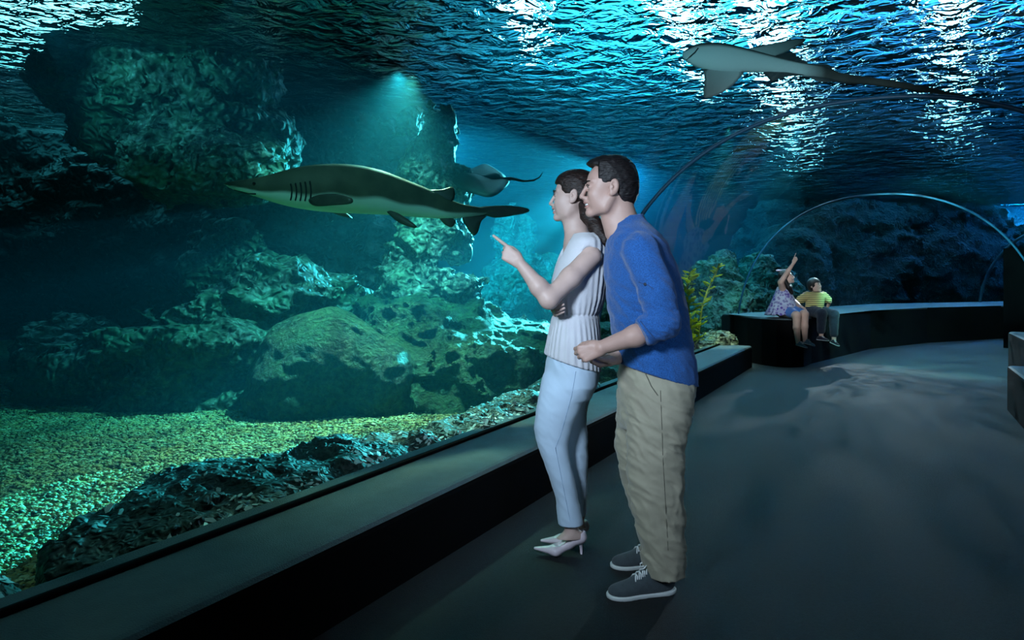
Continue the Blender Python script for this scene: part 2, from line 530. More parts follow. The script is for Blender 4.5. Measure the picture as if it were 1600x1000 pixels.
# ------------------------------------------------------------------ tank: walls, ceiling of the hall, water
def wallbox(name, o0, o1, t0, t1, z0, z1, m):
    return tag(prism(name, [T(o0, t0), T(o1, t0), T(o1, t1), T(o0, t1)], z0, z1, m), kind='structure')
OL, OR, TB, TF = -15.0, 6.5, -6.0, 34.0
wallbox('wall_left', OL - .3, OL, TB, TF, -0.5, 7, M_DARKW)
wallbox('wall_back', OL, OR + 12, TF, TF + .3, -0.5, 7, M_TANKW)
wallbox('wall_front', OL, OR, TB - .3, TB, -0.5, 7, M_BLACK)
wr2 = prism('wall_right', [T(OR, TB), T(OR + .3, TB), T(OR + .3, 9.5), T(19, 14), T(30, 20), T(30, TF), T(29.7, TF), T(29.7, 20.2), T(18.8, 14.3), T(OR, 9.8)], -0.5, 7, M_BLACK); tag(wr2, kind='structure')
M_CEIL = mat('hall_ceiling', srgb(120, 150, 165), 0.9, 0.5, 0.35)
cl = prism('ceiling', [T(OL, TB), T(30, TB), T(30, TF), T(OL, TF)], 7.0, 7.2, M_CEIL); tag(cl, kind='structure')

# water body: a box with the tunnel taken out of it
bm = bmesh.new()
o_ = [T(OL + .01, TB + .01), T(29, TB + .01), T(29, TF - .01), T(OL + .01, TF - .01)]
lo = [bm.verts.new((p.x, p.y, -0.3)) for p in o_]; hi = [bm.verts.new((p.x, p.y, WATER_Z)) for p in o_]
bm.faces.new(list(reversed(lo))); bm.faces.new(hi)
for i in range(4): bm.faces.new((lo[i], lo[(i + 1) % 4], hi[(i + 1) % 4], hi[i]))
frs = sub_frames(FR, 2); n = 40; rows = []
for fr in frs:
    r = [bm.verts.new(arch_pt(fr, math.pi * i / n, 0.03)) for i in range(n + 1)]
    r.insert(0, bm.verts.new((r[0].co.x, r[0].co.y, -0.15))); r.append(bm.verts.new((r[-1].co.x, r[-1].co.y, -0.15)))
    rows.append(r)
k = len(rows[0])
for a, b in zip(rows, rows[1:]):
    for i in range(k): bm.faces.new((a[i], b[i], b[(i + 1) % k], a[(i + 1) % k]))
bm.faces.new(rows[0]); bm.faces.new(list(reversed(rows[-1])))
# make the cavity face inwards
bm.normal_update()
me = bpy.data.meshes.new('tank_water'); 
f = [f for f in bm.faces if rows[5][20] in f.verts][0]
mid = Vector((frs[5][0], frs[5][1], 1.0))
if (f.calc_center_median() - mid).dot(f.normal) > 0:
    cav = [f for f in bm.faces if f.verts[0] not in lo + hi]
    bmesh.ops.reverse_faces(bm, faces=cav)
bm.to_mesh(me); bm.free()
N = NT('water_volume')
va = N.n('ShaderNodeVolumeAbsorption', {'Color': (0.08, 0.80, 0.86, 1), 'Density': 0.30})
vs = N.n('ShaderNodeVolumeScatter', {'Color': (0.10, 0.62, 0.85, 1), 'Density': 0.018, 'Anisotropy': 0.3})
ad = N.n('ShaderNodeAddShader', {0: va, 1: vs})
N.link(ad, 0, N.out, 'Volume')
tw = link('tank_water', me, N.m, smooth=False)
tag(tw, 'clear blue-green water filling the tank around the tunnel', 'water', kind='stuff')

# rippled surface seen from below
rw = np.random.RandomState(3)
gx = np.arange(-17, 42, 0.065); gy = np.arange(2.0, 44, 0.065)
GX, GY = np.meshgrid(gx, gy, indexing='ij')
Hh = 0.030 * fbm(GX * 1.1, GY * 1.1, GX * 0 + 2.2, 2) + 0.022 * fbm(GX * 3.2, GY * 2.6, GX * 0 + 5.2, 2, 0.55) 
V = np.stack([GX, GY, WATER_Z + 0.03 + Hh], -1).reshape(-1, 3)
nx, ny = GX.shape
ii = (np.arange(nx - 1)[:, None] * ny + np.arange(ny - 1)[None, :]).ravel()
ws = link('water_surface', fastmesh('water_surface', V, np.stack([ii, ii + ny, ii + ny + 1, ii + 1], 1)), None)
N = NT('water_surface')
co = N.coord('Object', (1, 1, 1))
n1 = N.n('ShaderNodeTexNoise', {'Vector': co, 'Scale': 4.5, 'Detail': 3.0, 'Roughness': 0.55, 'Distortion': 0.6})
b1 = N.n('ShaderNodeBump', {'Height': n1, 'Strength': 1.0, 'Distance': 0.15})
gl = N.n('ShaderNodeBsdfGlossy', {'Color': (0.75, 0.93, 1, 1), 'Roughness': 0.02, 'Normal': b1})
rf = N.n('ShaderNodeBsdfRefraction', {'Color': (0.85, 0.97, 1, 1), 'Roughness': 0.0, 'IOR': 1.06, 'Normal': b1})
m1 = N.n('ShaderNodeMixShader', {0: 0.6, 1: gl, 2: rf})
ws.data.materials.append(N.surf(m1))
tag(ws, 'rippled underside of the water surface overhead, glinting white', 'water', kind='stuff')

# lamps over the water
N = NT('lamp_glow')
M_GLOW = N.surf(N.n('ShaderNodeEmission', {'Color': (0.80, 0.93, 1, 1), 'Strength': 28.0}))
N = NT('panel_glow')
M_PANEL = N.surf(N.n('ShaderNodeEmission', {'Color': (0.70, 0.95, 1, 1), 'Strength': 7.0}))
M_CASE = mat('lamp_case', srgb(60, 64, 68), 0.5)
def strip_lamp(p0, p1, z, w, lab, m=None, pan=None):
    a = Vector(atz(*p0, z)); b = Vector(atz(*p1, z))
    root = empty('pool_lamp', (a + b) / 2); tag(root, lab, 'lamp', 'lamps glaring above the water')
    d = (b - a).normalized(); s_ = d.cross(Vector((0, 0, 1))).normalized() * w / 2
    for nm, mt, dz, gr in (('lamp_case', M_CASE, 0.08, 1.15), ('tube', m or M_GLOW, 0.0, 1.0)):
        bm = bmesh.new()
        q = [a - s_ * gr, b - s_ * gr, b + s_ * gr, a + s_ * gr]
        lo = [bm.verts.new((v.x, v.y, z + dz)) for v in q]; hi = [bm.verts.new((v.x, v.y, z + dz + 0.06)) for v in q]
        bm.faces.new(lo); bm.faces.new(hi)
        for i in range(4): bm.faces.new((lo[i], lo[(i + 1) % 4], hi[(i + 1) % 4], hi[i]))
        under(bm_obj(nm, bm, mt, smooth=False), root)
    return root
LZ = 4.7
strip_lamp((985, -30), (1115, 190), LZ, 0.35, 'narrow white lamp whose glare runs left of the small shark overhead')
strip_lamp((1150, -20), (1255, 300), LZ, 0.5, 'brightest white lamp whose glare falls below the small shark overhead')
strip_lamp((1495, -20), (1490, 280), LZ, 0.35, 'white lamp glaring in blue ripples at the far right')
strip_lamp((790, -20), (835, 130), LZ, 0.3, 'white lamp glinting above the large rock spire')
a_, b_, c_, d_ = (atz(x, y, LZ) for x, y in ((-120, -60), (262, 62), (240, 118), (-120, 165)))
root = empty('skylight_panel', (a_ + c_) / 2); tag(root, 'broad white skylight glaring through ripples at the upper left', 'skylight')
bm = bmesh.new(); bm.faces.new([bm.verts.new(v) for v in (a_, b_, c_, d_)])
under(bm_obj('glass', bm, M_PANEL), root)
tube_pts = [v + Vector((0, 0, 0.03)) for v in (a_, b_, c_, d_, a_)]
under(tube('frame', tube_pts, 0.05, M_CASE), root)


# ------------------------------------------------------------------ rocks, gravel, plants
def rockmat(name, base, algae, dark, amt=0.5, scale=2.2, gloss=0.55, ridge=0.09, q=5.0, kind='RIDGED_MULTIFRACTAL'):
    N = NT(name)
    co = N.coord('Object', (1, 1, 1))
    n1 = N.n('ShaderNodeTexNoise', {'Vector': co, 'Scale': scale, 'Detail': 6.0, 'Roughness': 0.6})
    n2 = N.n('ShaderNodeTexNoise', {'Vector': co, 'Scale': scale * 9, 'Detail': 7.0, 'Roughness': 0.7})
    v = N.n('ShaderNodeTexNoise', {'Vector': co, 'Scale': scale * q, 'Detail': 10.0, 'Roughness': 0.62, 'Distortion': 0.5}, noise_type=kind)
    r1 = N.ramp(n2, [(0.40, dark), (0.54, tuple(c * 0.5 for c in base[:3]) + (1,)), (0.63, base), (0.72, (0.55, 0.60, 0.52, 1))])
    r2 = N.ramp(n1, [(0.5 - amt * 0.3, g(0)), (0.75 - amt * 0.3, g(1))])
    mx = N.n('ShaderNodeMixRGB', {0: r2, 1: r1, 2: algae})
    mu = N.n('ShaderNodeMixRGB', {0: 0.75, 1: mx, 2: N.ramp(n2, [(0.36, g(0.12)), (0.64, g(1.3))])}, blend_type='MULTIPLY')
    b = N.n('ShaderNodeBsdfPrincipled', {'Base Color': mu, 'Roughness': gloss, 'Specular IOR Level': 0.45})
    w = N.n('ShaderNodeMath', {0: n2, 1: v}, operation='MULTIPLY_ADD'); w.inputs[1].default_value = 0.8; N.link(v, 0, w, 2)
    bp = N.n('ShaderNodeBump', {'Height': w, 'Strength': 1.0, 'Distance': ridge})
    N.link(bp, 0, b, 'Normal')
    return N.surf(b)
M_ROCK = rockmat('reef_rock', srgb(118, 122, 112), srgb(66, 96, 72), srgb(14, 18, 18), 0.5)
M_ROCKA = rockmat('algae_rock', srgb(112, 120, 102), srgb(74, 108, 66), srgb(16, 22, 20), 0.85, ridge=0.12, q=9.0, kind='FBM')
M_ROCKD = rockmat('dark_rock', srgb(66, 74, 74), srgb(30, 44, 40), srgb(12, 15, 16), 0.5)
M_ROCK_SHADE = rockmat('shade_toned_rock', srgb(30, 34, 40), srgb(16, 22, 24), srgb(6, 7, 9), 0.5, gloss=0.85)  # rock colour darkened to stand in for the missing light
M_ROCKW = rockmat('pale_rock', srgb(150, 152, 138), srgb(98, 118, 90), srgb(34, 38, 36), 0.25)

def rock(name, blobs, label, m, h=0.035, amp=0.10, freq=1.5, k=0.12, cut=None, seed=0.0, fine=0.55, zs=1.7, group=None):
    """blobs: (px, py, Y, rx, ry, rz) with radii in metres, or (Vector, rx, ry, rz)"""
    L = []
    for b in blobs:
        if isinstance(b[0], Vector): L.append((b[0],) + tuple(b[1:]))
        else: L.append((at(b[0], b[1], b[2]),) + tuple(b[3:]))
    lo = [min(c[i] - r[i] for c, *r in L) - 1.6 * amp for i in range(3)]
    hi = [max(c[i] + r[i] for c, *r in L) + 1.6 * amp for i in range(3)]
    f = Field(lo, hi, h)
    for c, *r in L: f.ell(c, r, k)
    def dsp(x, y, z):
        q = freq
        wx = x + 0.12 * pnoise(x * 2 + seed, y * 2, z * 2); wz = z + 0.12 * pnoise(x * 2, y * 2 + seed + 9, z * 2)
        big = 1.4 * fbm(wx * q + seed, y * q, wz * q * zs, 3, 0.6, True)
        sm = fbm(wx * q * 4.5 + seed, y * q * 4.5, wz * q * 4.5 * zs, 3, 0.65, True)
        return -amp * big - amp * fine * sm + amp * 0.35 + amp * 0.5 * np.clip(fbm(x * 6 + seed, y * 6, z * 6, 2) - 0.15, 0, 1) * 2
    f.disp(dsp, amp * 3)
    if cut: f.plane(*cut)
    o = f.obj(name, m, None, smooth=0)
    return tag(o, label, 'rock', group)

rock('boulder', [(505, 592, 6.25, .60, .50, .62), (470, 620, 6.1, .45, .4, .4), (590, 610, 6.2, .35, .4, .45), (430, 640, 6.1, .18, .3, .2)],
     'rounded algae-covered boulder on the gravel below the large shark', M_ROCKA, 0.022, 0.05, 1.3, seed=1, fine=0.12)
rock('reef_rock', [(640, 560, 7.0, .55, .5, .5), (700, 540, 7.4, .55, .5, .45), (640, 620, 6.6, .45, .45, .35), (760, 600, 6.7, .55, .45, .40), (690, 630, 6.4, .4, .35, .25), (830, 590, 7.0, .45, .45, .38), (800, 565, 7.6, .5, .5, .35), (620, 500, 7.6, .35, .35, .2)],
     'broad craggy green reef rock on the gravel at the foot of the spire', M_ROCKA, 0.024, 0.17, 1.15, seed=4, fine=0.42)
rock('rock_spire', [(688, 225, 7.6, .10, .12, .32), (672, 275, 7.6, .26, .25, .30), (700, 290, 7.7, .18, .2, .2), (650, 300, 7.7, .16, .2, .3), (660, 375, 7.7, .20, .22, .35), (700, 375, 7.7, .16, .2, .22), (625, 420, 7.7, .16, .2, .25), (660, 460, 7.6, .40, .3, .28), (712, 455, 7.5, .24, .22, .11), (690, 480, 7.6, .25, .25, .2), (745, 512, 7.5, .16, .2, .07), (640, 190, 7.9, .06, .1, .1)],
     'tall jagged rock spire with bright rim light behind the large shark', M_ROCKW, 0.026, 0.13, 1.9, k=0.06, seed=9, fine=0.5, zs=1.0)
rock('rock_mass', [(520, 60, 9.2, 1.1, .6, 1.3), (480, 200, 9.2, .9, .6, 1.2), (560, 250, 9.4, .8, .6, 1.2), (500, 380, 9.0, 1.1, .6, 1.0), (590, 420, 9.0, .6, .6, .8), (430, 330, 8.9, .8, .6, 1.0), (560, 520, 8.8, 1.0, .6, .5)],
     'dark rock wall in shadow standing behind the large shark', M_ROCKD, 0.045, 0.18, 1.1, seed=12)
rock('overhanging_rock', [(160, 130, 7.0, .55, .5, .30), (250, 140, 6.9, .6, .5, .45), (340, 100, 7.0, .5, .5, .6), (360, 170, 6.9, .42, .45, .5), (300, 240, 6.7, .5, .45, .38), (250, 262, 6.5, .22, .3, .18), (350, 262, 6.6, .45, .4, .22), (200, 190, 7.1, .45, .45, .35), (400, 240, 7.1, .35, .4, .4), (320, 30, 7.2, .7, .5, .5)],
     'large pitted rock mass overhanging at the upper left up to the water surface', M_ROCK, 0.030, 0.15, 1.5, seed=20, fine=0.45)
rock('cave_rock', [(170, 590, 6.8, .75, .5, .34), (280, 590, 6.7, .7, .5, .38), (340, 540, 6.7, .55, .5, .35), (240, 535, 6.7, .55, .45, .15), (300, 640, 6.6, .8, .45, .28), (390, 480, 7.2, .5, .5, .35), (430, 450, 7.4, .5, .5, .25), (500, 470, 7.8, .45, .45, .22), (360, 430, 7.6, .4, .4, .5), (130, 545, 7.1, .5, .5, .2), (120, 620, 6.9, .4, .45, .2)],
     'long low dark rock with a lit ledge on the gravel left of the boulder', M_ROCK, 0.030, 0.16, 1.1, seed=31, fine=0.42)
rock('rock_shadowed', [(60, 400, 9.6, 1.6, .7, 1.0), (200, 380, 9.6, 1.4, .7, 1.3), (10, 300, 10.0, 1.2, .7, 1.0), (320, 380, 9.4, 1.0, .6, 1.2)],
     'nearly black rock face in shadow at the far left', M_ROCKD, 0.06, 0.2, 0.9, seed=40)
M_ROCKN = rockmat('near_rock', srgb(84, 92, 90), srgb(44, 62, 52), srgb(10, 13, 14), 0.5, 5.0, 0.6, ridge=0.03, q=6.0)
FR_LAB = dict(h=0.014, amp=0.05, freq=2.6, k=0.08, fine=0.5)
Wp = lambda o, t, z: T(o, t, z)
near_rocks = []
near_rocks.append(rock('shelf_rock', [(Wp(-2.62, 1.75, .12), .38, .42, .15), (Wp(-2.75, 2.25, .12), .55, .42, .17), (Wp(-2.72, 2.85, .12), .45, .42, .17), (Wp(-2.52, 3.25, .14), .28, .30, .12), (Wp(-2.42, 1.9, .15), .3, .35, .10)],
     'long low dark rock strewn with white shell bits against the near glass', M_ROCKN, cut=(T(-2.215, 0), NV), seed=50, **FR_LAB))
near_rocks.append(rock('shelf_rock', [(Wp(-2.42, 3.75, .15), .30, .35, .13), (Wp(-2.45, 4.25, .14), .30, .4, .15), (Wp(-2.5, 4.8, .12), .35, .42, .18), (Wp(-2.55, 5.5, .15), .35, .45, .2)],
     'low dark rock against the glass left of the woman', M_ROCKN, cut=(T(-2.215, 0), NV), seed=57, **FR_LAB))
near_rocks.append(rock('shelf_rock', [(Wp(-2.62, 0.95, .14), .26, .24, .17), (Wp(-2.5, 0.75, .14), .26, .24, .16)],
     'small dark rock at the lower left end of the glass', M_ROCKN, cut=(T(-2.215, 0), NV), seed=63, **FR_LAB))
rock('reef_rock', [(935, 560, 8.4, .55, .5, .35), (900, 600, 7.6, .5, .5, .3), (940, 500, 9.2, .4, .4, .3), (985, 560, 8.8, .5, .5, .45), (960, 470, 9.6, .25, .3, .25)],
     'green reef rock seen between the woman and the man', M_ROCKA, 0.034, 0.12, 1.6, seed=70)
rock('coral_rock', [(1120, 537, 9.9, .26, .26, .14), (1095, 545, 9.75, .18, .2, .10), (1075, 552, 9.6, .2, .2, .08)],
     'small pale knobbly rock just behind the glass at the end of the sill', M_ROCKW, 0.016, 0.06, 3.5, seed=77)
rock('coral_rock', [(1120, 510, 12.0, .55, .45, .42), (1135, 470, 12.2, .38, .4, .28), (1105, 455, 12.4, .3, .3, .5), (1130, 430, 12.6, .2, .25, .35)],
     'craggy blue-lit rock behind the yellow kelp', M_ROCK, 0.036, 0.13, 2.0, seed=81)
rock('coral_rock', [(1185, 430, 15.0, .35, .4, .38), (1165, 480, 14.6, .7, .5, .40), (1210, 460, 15.4, .5, .5, .55)],
     'dim rock seen through the curved glass left of the pointing girl', M_ROCK, 0.045, 0.14, 1.6, seed=88)
rock('rock_spire', [(790, 370, 12.0, .10, .15, .42), (818, 372, 12.2, .12, .15, .30), (800, 440, 12.0, .45, .4, .45), (850, 430, 12.4, .6, .4, .28), (760, 480, 12, .6, .5, .4), (880, 470, 12.6, .6, .5, .3)],
     'faint distant rock spire by the pointing hand', M_ROCK, 0.05, 0.14, 1.8, seed=93)
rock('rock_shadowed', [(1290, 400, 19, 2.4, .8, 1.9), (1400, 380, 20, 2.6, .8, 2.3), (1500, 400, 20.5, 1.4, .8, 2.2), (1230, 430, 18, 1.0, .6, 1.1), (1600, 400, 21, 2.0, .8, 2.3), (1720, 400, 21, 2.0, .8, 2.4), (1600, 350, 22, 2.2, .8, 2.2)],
     'rock face behind the seated children, its shade put into a near-black colour', M_ROCK_SHADE, 0.09, 0.25, 0.8, seed=99)

# gravel bed
gx = np.arange(-14.5, 10, 0.10); gy = np.arange(0.5, 24, 0.10)
GX, GY = np.meshgrid(gx, gy, indexing='ij')
def gz(x, y): return 0.04 + 0.05 * fbm(x * 0.5, y * 0.5, x * 0 + 1.7, 2)
GZ = gz(GX, GY)
o_ = GX * NV.x + GY * NV.y
nx, ny = GX.shape
ii = (np.arange(nx - 1)[:, None] * ny + np.arange(ny - 1)[None, :]).ravel()
# leave out what lies under the walkway
def under_walk(x, y):
    o = x * NV.x + y * NV.y; t = x * DV.x + y * DV.y
    bent = (t > 9.5) & (y < 10.75 + 0.72 * (x - 3.3) - 0.02) & (x > 3.3)
    return ((o > -2.32) & (o < 2.3) & (t < 10.2)) | bent | ((o >= 2.2) & (t < 30))
uw = under_walk(GX, GY).reshape(-1)
keep = ~(uw[ii] | uw[ii + ny] | uw[ii + ny + 1] | uw[ii + 1]); ii = ii[keep]
N = NT('gravel')
co = N.coord('Object', (1, 1, 1))
v = N.n('ShaderNodeTexVoronoi', {'Vector': co, 'Scale': 26.0})
cr = N.ramp(N.n('ShaderNodeSeparateColor', {0: (v, 'Color')}), [(0.0, srgb(92, 78, 46)), (0.25, srgb(168, 142, 84)), (0.5, srgb(206, 184, 118)), (0.75, srgb(134, 140, 100)), (1.0, srgb(230, 216, 168))])
b = N.n('ShaderNodeBsdfPrincipled', {'Base Color': cr, 'Roughness': 0.55})
bp = N.n('ShaderNodeBump', {'Height': (v, 'Distance'), 'Strength': 1.0, 'Distance': 0.03}); bp.invert = True
N.link(bp, 0, b, 'Normal'); M_GRAV = N.surf(b)
gb = link('gravel_bed', fastmesh('gravel_bed', np.stack([GX, GY, GZ], -1).reshape(-1, 3), np.stack([ii, ii + ny, ii + ny + 1, ii + 1], 1)), M_GRAV)
tag(gb, 'tan and yellow-green gravel covering the tank floor', 'gravel', kind='stuff')
# loose pebbles on top of the bed, nearest part
rp = np.random.RandomState(11); P = []
npb = 42000
yy = rp.uniform(1.9, 8.2, npb * 2); xx = rp.uniform(-0.85, 0.45, npb * 2) * yy
ok = ~under_walk(xx, yy) & (xx * NV.x + yy * NV.y < -2.36)
xx, yy = xx[ok][:npb], yy[ok][:npb]; n_ = len(xx)
zz = gz(xx, yy) + 0.004
tm = np.array([[1, 0, 0], [.3, 1, 0], [-.8, .6, 0], [-.8, -.6, 0], [.3, -1, 0], [.1, .05, 1], [0, 0, -1]], float)
tf = np.array([[0, 1, 5], [1, 2, 5], [2, 3, 5], [3, 4, 5], [4, 0, 5], [1, 0, 6], [2, 1, 6], [3, 2, 6], [4, 3, 6], [0, 4, 6]])
an = rp.uniform(0, 6.28, n_); ca, sa = np.cos(an), np.sin(an)
sx, sy, sz = rp.uniform(.017, .036, n_), rp.uniform(.012, .023, n_), rp.uniform(.008, .016, n_)
tx, ty = rp.uniform(-.4, .4, n_), rp.uniform(-.4, .4, n_)
lx = tm[None, :, 0] * sx[:, None]; ly = tm[None, :, 1] * sy[:, None]; lz = tm[None, :, 2] * sz[:, None]
VX = xx[:, None] + lx * ca[:, None] - ly * sa[:, None]; VY = yy[:, None] + lx * sa[:, None] + ly * ca[:, None]
VZ = zz[:, None] + lz + lx * tx[:, None] + ly * ty[:, None]
pe = link('pebbles', fastmesh('pebbles', np.stack([VX, VY, VZ], -1).reshape(-1, 3), (tf[None] + 7 * np.arange(n_)[:, None, None]).reshape(-1, 3)), M_GRAV)
tag(pe, 'loose flat pebbles scattered over the gravel bed', 'pebbles', kind='stuff')

# white shell bits on the near rocks
M_SHELL = mat('shell', srgb(206, 216, 214), 0.35, 0.15, 30)
def shards(rocks, n, seed, dens=1.0):
    r = np.random.RandomState(seed); V, F = [], []
    pts, nor = [], []
    for o in rocks:
        me = o.data; c = np.zeros(len(me.vertices) * 3, np.float32); me.vertices.foreach_get('co', c)
        q = np.zeros(len(me.vertices) * 3, np.float32); me.vertices.foreach_get('normal', q)
        pts.append(c.reshape(-1, 3)); nor.append(q.reshape(-1, 3))
    pts = np.concatenate(pts); nor = np.concatenate(nor)
    m = nor[:, 2] > 0.55; pts, nor = pts[m], nor[m]
    od = pts[:, 0] * NV.x + pts[:, 1] * NV.y
    cl = fbm(pts[:, 0] * 3.3 + seed, pts[:, 1] * 3.3, pts[:, 2] * 0, 2)
    w = np.clip(cl + 0.15 + 0.9 * np.clip((od + 2.55) / 0.33, 0, 1), 0.02, None) ** 2.2
    idx = r.choice(len(pts), n, p=w / w.sum())
    for i in idx:
        p, nn = Vector(pts[i].tolist()), Vector(nor[i].tolist())
        a = nn.cross(Vector((r.randn(), r.randn(), r.randn()))).normalized(); b = nn.cross(a)
        L = r.uniform(.006, .026); W = L * r.uniform(.25, .7); k = r.randint(4, 7); s0 = len(V)
        tl = nn * r.uniform(-.3, .3) * L
        ring = []
        for j in range(k):
            t = 2 * math.pi * j / k + r.uniform(-.3, .3)
            ring.append(p + a * math.cos(t) * L + b * math.sin(t) * W + tl * math.cos(t) + nn * .004)
        V += ring + [v + nn * .003 for v in ring]
        F.append(list(range(s0 + k - 1, s0 - 1, -1))); F.append(list(range(s0 + k, s0 + 2 * k)))
        for j in range(k): F.append([s0 + j, s0 + (j + 1) % k, s0 + k + (j + 1) % k, s0 + k + j])
    o = link('shell_fragments', mesh('shell_fragments', V, F), M_SHELL, smooth=False)
    return tag(o, 'white broken shell fragments lying on the near rocks by the glass', 'shells', kind='stuff')
shards(near_rocks, 1100, 5)

# yellow kelp plants
def leafmat(name, c0, c1):
    N = NT(name)
    n1 = N.n('ShaderNodeTexNoise', {'Vector': N.coord('Object', (1, 1, 1)), 'Scale': 9.0, 'Detail': 3.0})
    b = N.n('ShaderNodeBsdfPrincipled', {'Base Color': N.ramp(n1, [(0.35, c0), (0.65, c1)]), 'Roughness': 0.5})
    t = N.n('ShaderNodeBsdfTranslucent', {'Color': c1})
    return N.surf(N.n('ShaderNodeMixShader', {0: 0.35, 1: b, 2: t}))
M_LEAF = leafmat('kelp_leaf', srgb(150, 150, 30), srgb(225, 220, 70))
M_STEM = mat('kelp_stem', srgb(120, 110, 40), 0.6)
def kelp(path, n, L, seed, label):
    r = random.Random(seed)
    root = empty('kelp', path[0]); tag(root, label, 'plant')
    under(tube('stem', path, 0.014, M_STEM), root)
    V, F = [], []
    tot = len(path) - 1
    for i in range(n):
        u = (0.12 + 0.88 * i / n) * tot; k = min(int(u), tot - 1)
        p = path[k].lerp(path[k + 1], u - k)
        an = r.uniform(0, 6.28); up = r.uniform(0.5, 1.3)
        d = Vector((math.cos(an), math.sin(an) * 0.7, up)).normalized(); sd = d.cross(Vector((0, 0.4, 1))).normalized()
        nr = d.cross(sd)
        l = L * r.uniform(0.6, 1.15) * (1.1 - 0.5 * i / n); w = l * 0.17; s0 = len(V); q = 6
        for j in range(q + 1):
            t = j / q; wd = w * math.sin(math.pi * min(1, t * 0.93 + 0.07)) ** 0.8 * (1 + 0.25 * (-1) ** j)
            c = p + d * l * t + Vector((0, 0, -0.35 * l * t * t)) + nr * 0.12 * l * math.sin(3 * t)
            V += [c - sd * wd, c + nr * 0.15 * w, c + sd * wd]
        for j in range(q):
            a = s0 + 3 * j
            F += [(a, a + 1, a + 4, a + 3), (a + 1, a + 2, a + 5, a + 4)]
    o = link('leaves', mesh('leaves', V, F), M_LEAF)
    md = o.modifiers.new('thick', 'SOLIDIFY'); md.thickness = 0.004
    under(o, root)
    return root
kelp([at(1082, 560, 9.5), at(1080, 520, 9.5), at(1076, 480, 9.5), at(1074, 450, 9.5), at(1078, 425, 9.5)], 64, 0.27, 1, 'tall bushy yellow kelp right behind the man beyond the glass')
kelp([at(1090, 555, 9.7), at(1092, 520, 9.7), at(1096, 485, 9.7), at(1105, 455, 9.8), at(1118, 428, 9.8), at(1124, 412, 9.8)], 30, 0.18, 2, 'thinner yellow kelp stem leaning right beside the bushy one')

# ------------------------------------------------------------------ people
def _loft(s, rows, k=0.01, op='add', cap=0.0, smooth=0.08, p=2.0):
    """rows (z, cx, cy, rx, ry): an upright body of changing oval section"""
    rows = sorted(rows); R = np.array(rows, float)
    zt = np.linspace(R[0, 0], R[-1, 0], 240)
    tab = [np.interp(zt, R[:, 0], R[:, i]) for i in range(1, 5)]
    w = max(3, int(240 * smooth)) | 1
    ker = np.hanning(w + 2)[1:-1]; ker /= ker.sum()
    tab = [np.convolve(np.pad(a, w // 2, mode='reflect', reflect_type='odd'), ker, 'valid') for a in tab]
    m = max(R[:, 3].max(), R[:, 4].max()) + k + 3 * s.h
    lo = (R[:, 1].min() - m, R[:, 2].min() - m, R[0, 0] - k - 3 * s.h)
    hi = (R[:, 1].max() + m, R[:, 2].max() + m, R[-1, 0] + k + 3 * s.h)
    sl, X, Y, Z = s.block(lo, hi)
    zz = Z.ravel()
    cx, cy_, rx, ry = [np.interp(zz, zt, a)[None, None, :] for a in tab]
    x, y = X - cx, Y - cy_
    if p == 2.0:
        k0 = np.sqrt((x / rx) ** 2 + (y / ry) ** 2); k1 = np.sqrt((x / rx ** 2) ** 2 + (y / ry ** 2) ** 2) + 1e-9
        d = k0 * (k0 - 1) / k1
    else:
        k0 = (np.abs(x / rx) ** p + np.abs(y / ry) ** p) ** (1 / p)
        d = (k0 - 1) * np.minimum(rx, ry)
    dz = np.maximum(R[0, 0] - Z, Z - R[-1, 0])
    d = np.maximum(d, dz - cap) if cap <= 0 else np.sqrt(np.maximum(d + cap, 0) ** 2 + np.maximum(dz + cap, 0) ** 2) - cap + np.minimum(np.maximum(d + cap, dz + cap), 0)
    s.put(sl, d.astype(np.float32), k, op)
    return s
Field.loft = _loft
def rows_px(rows):
    """(py, x0, x1, Y, half depth) read off a silhouette -> loft rows"""
    out = []
    for py, x0, x1, Y, ry in rows:
        a, b = at(x0, py, Y), at(x1, py, Y)
        out.append((a.z, (a.x + b.x) / 2, Y, (b.x - a.x) / 2, ry))
    return out

class Fr:
    """local frame: x forward, y left, z up"""
    def __init__(s, org, yaw=0.0, pitch=0.0, roll=0.0, sc=1.0):
        s.R = Matrix.Rotation(yaw, 3, 'Z') @ Matrix.Rotation(pitch, 3, 'Y') @ Matrix.Rotation(roll, 3, 'X')
        s.o = Vector(org); s.s = sc
    def p(s, x, y, z): return s.o + s.R @ (Vector((x, y, z)) * s.s)
    def ell(s, f, c, r, k=0.01, op='add', rot=None):
        RR = s.R if rot is None else s.R @ rot
        f.ell(s.p(*c), [q * s.s for q in r], k * s.s, RR, op)
    def cone(s, f, a, b, ra, rb, k=0.01, op='add'):
        f.cone(s.p(*a), s.p(*b), ra * s.s, rb * s.s, k * s.s, 1.0, op)
    def apply(s, o):
        me = o.data; c = np.zeros(len(me.vertices) * 3, np.float32); me.vertices.foreach_get('co', c)
        c = c.reshape(-1, 3) * s.s @ np.array(s.R).T + np.array(s.o)
        me.vertices.foreach_set('co', c.astype(np.float32).ravel()); me.update()
        return o

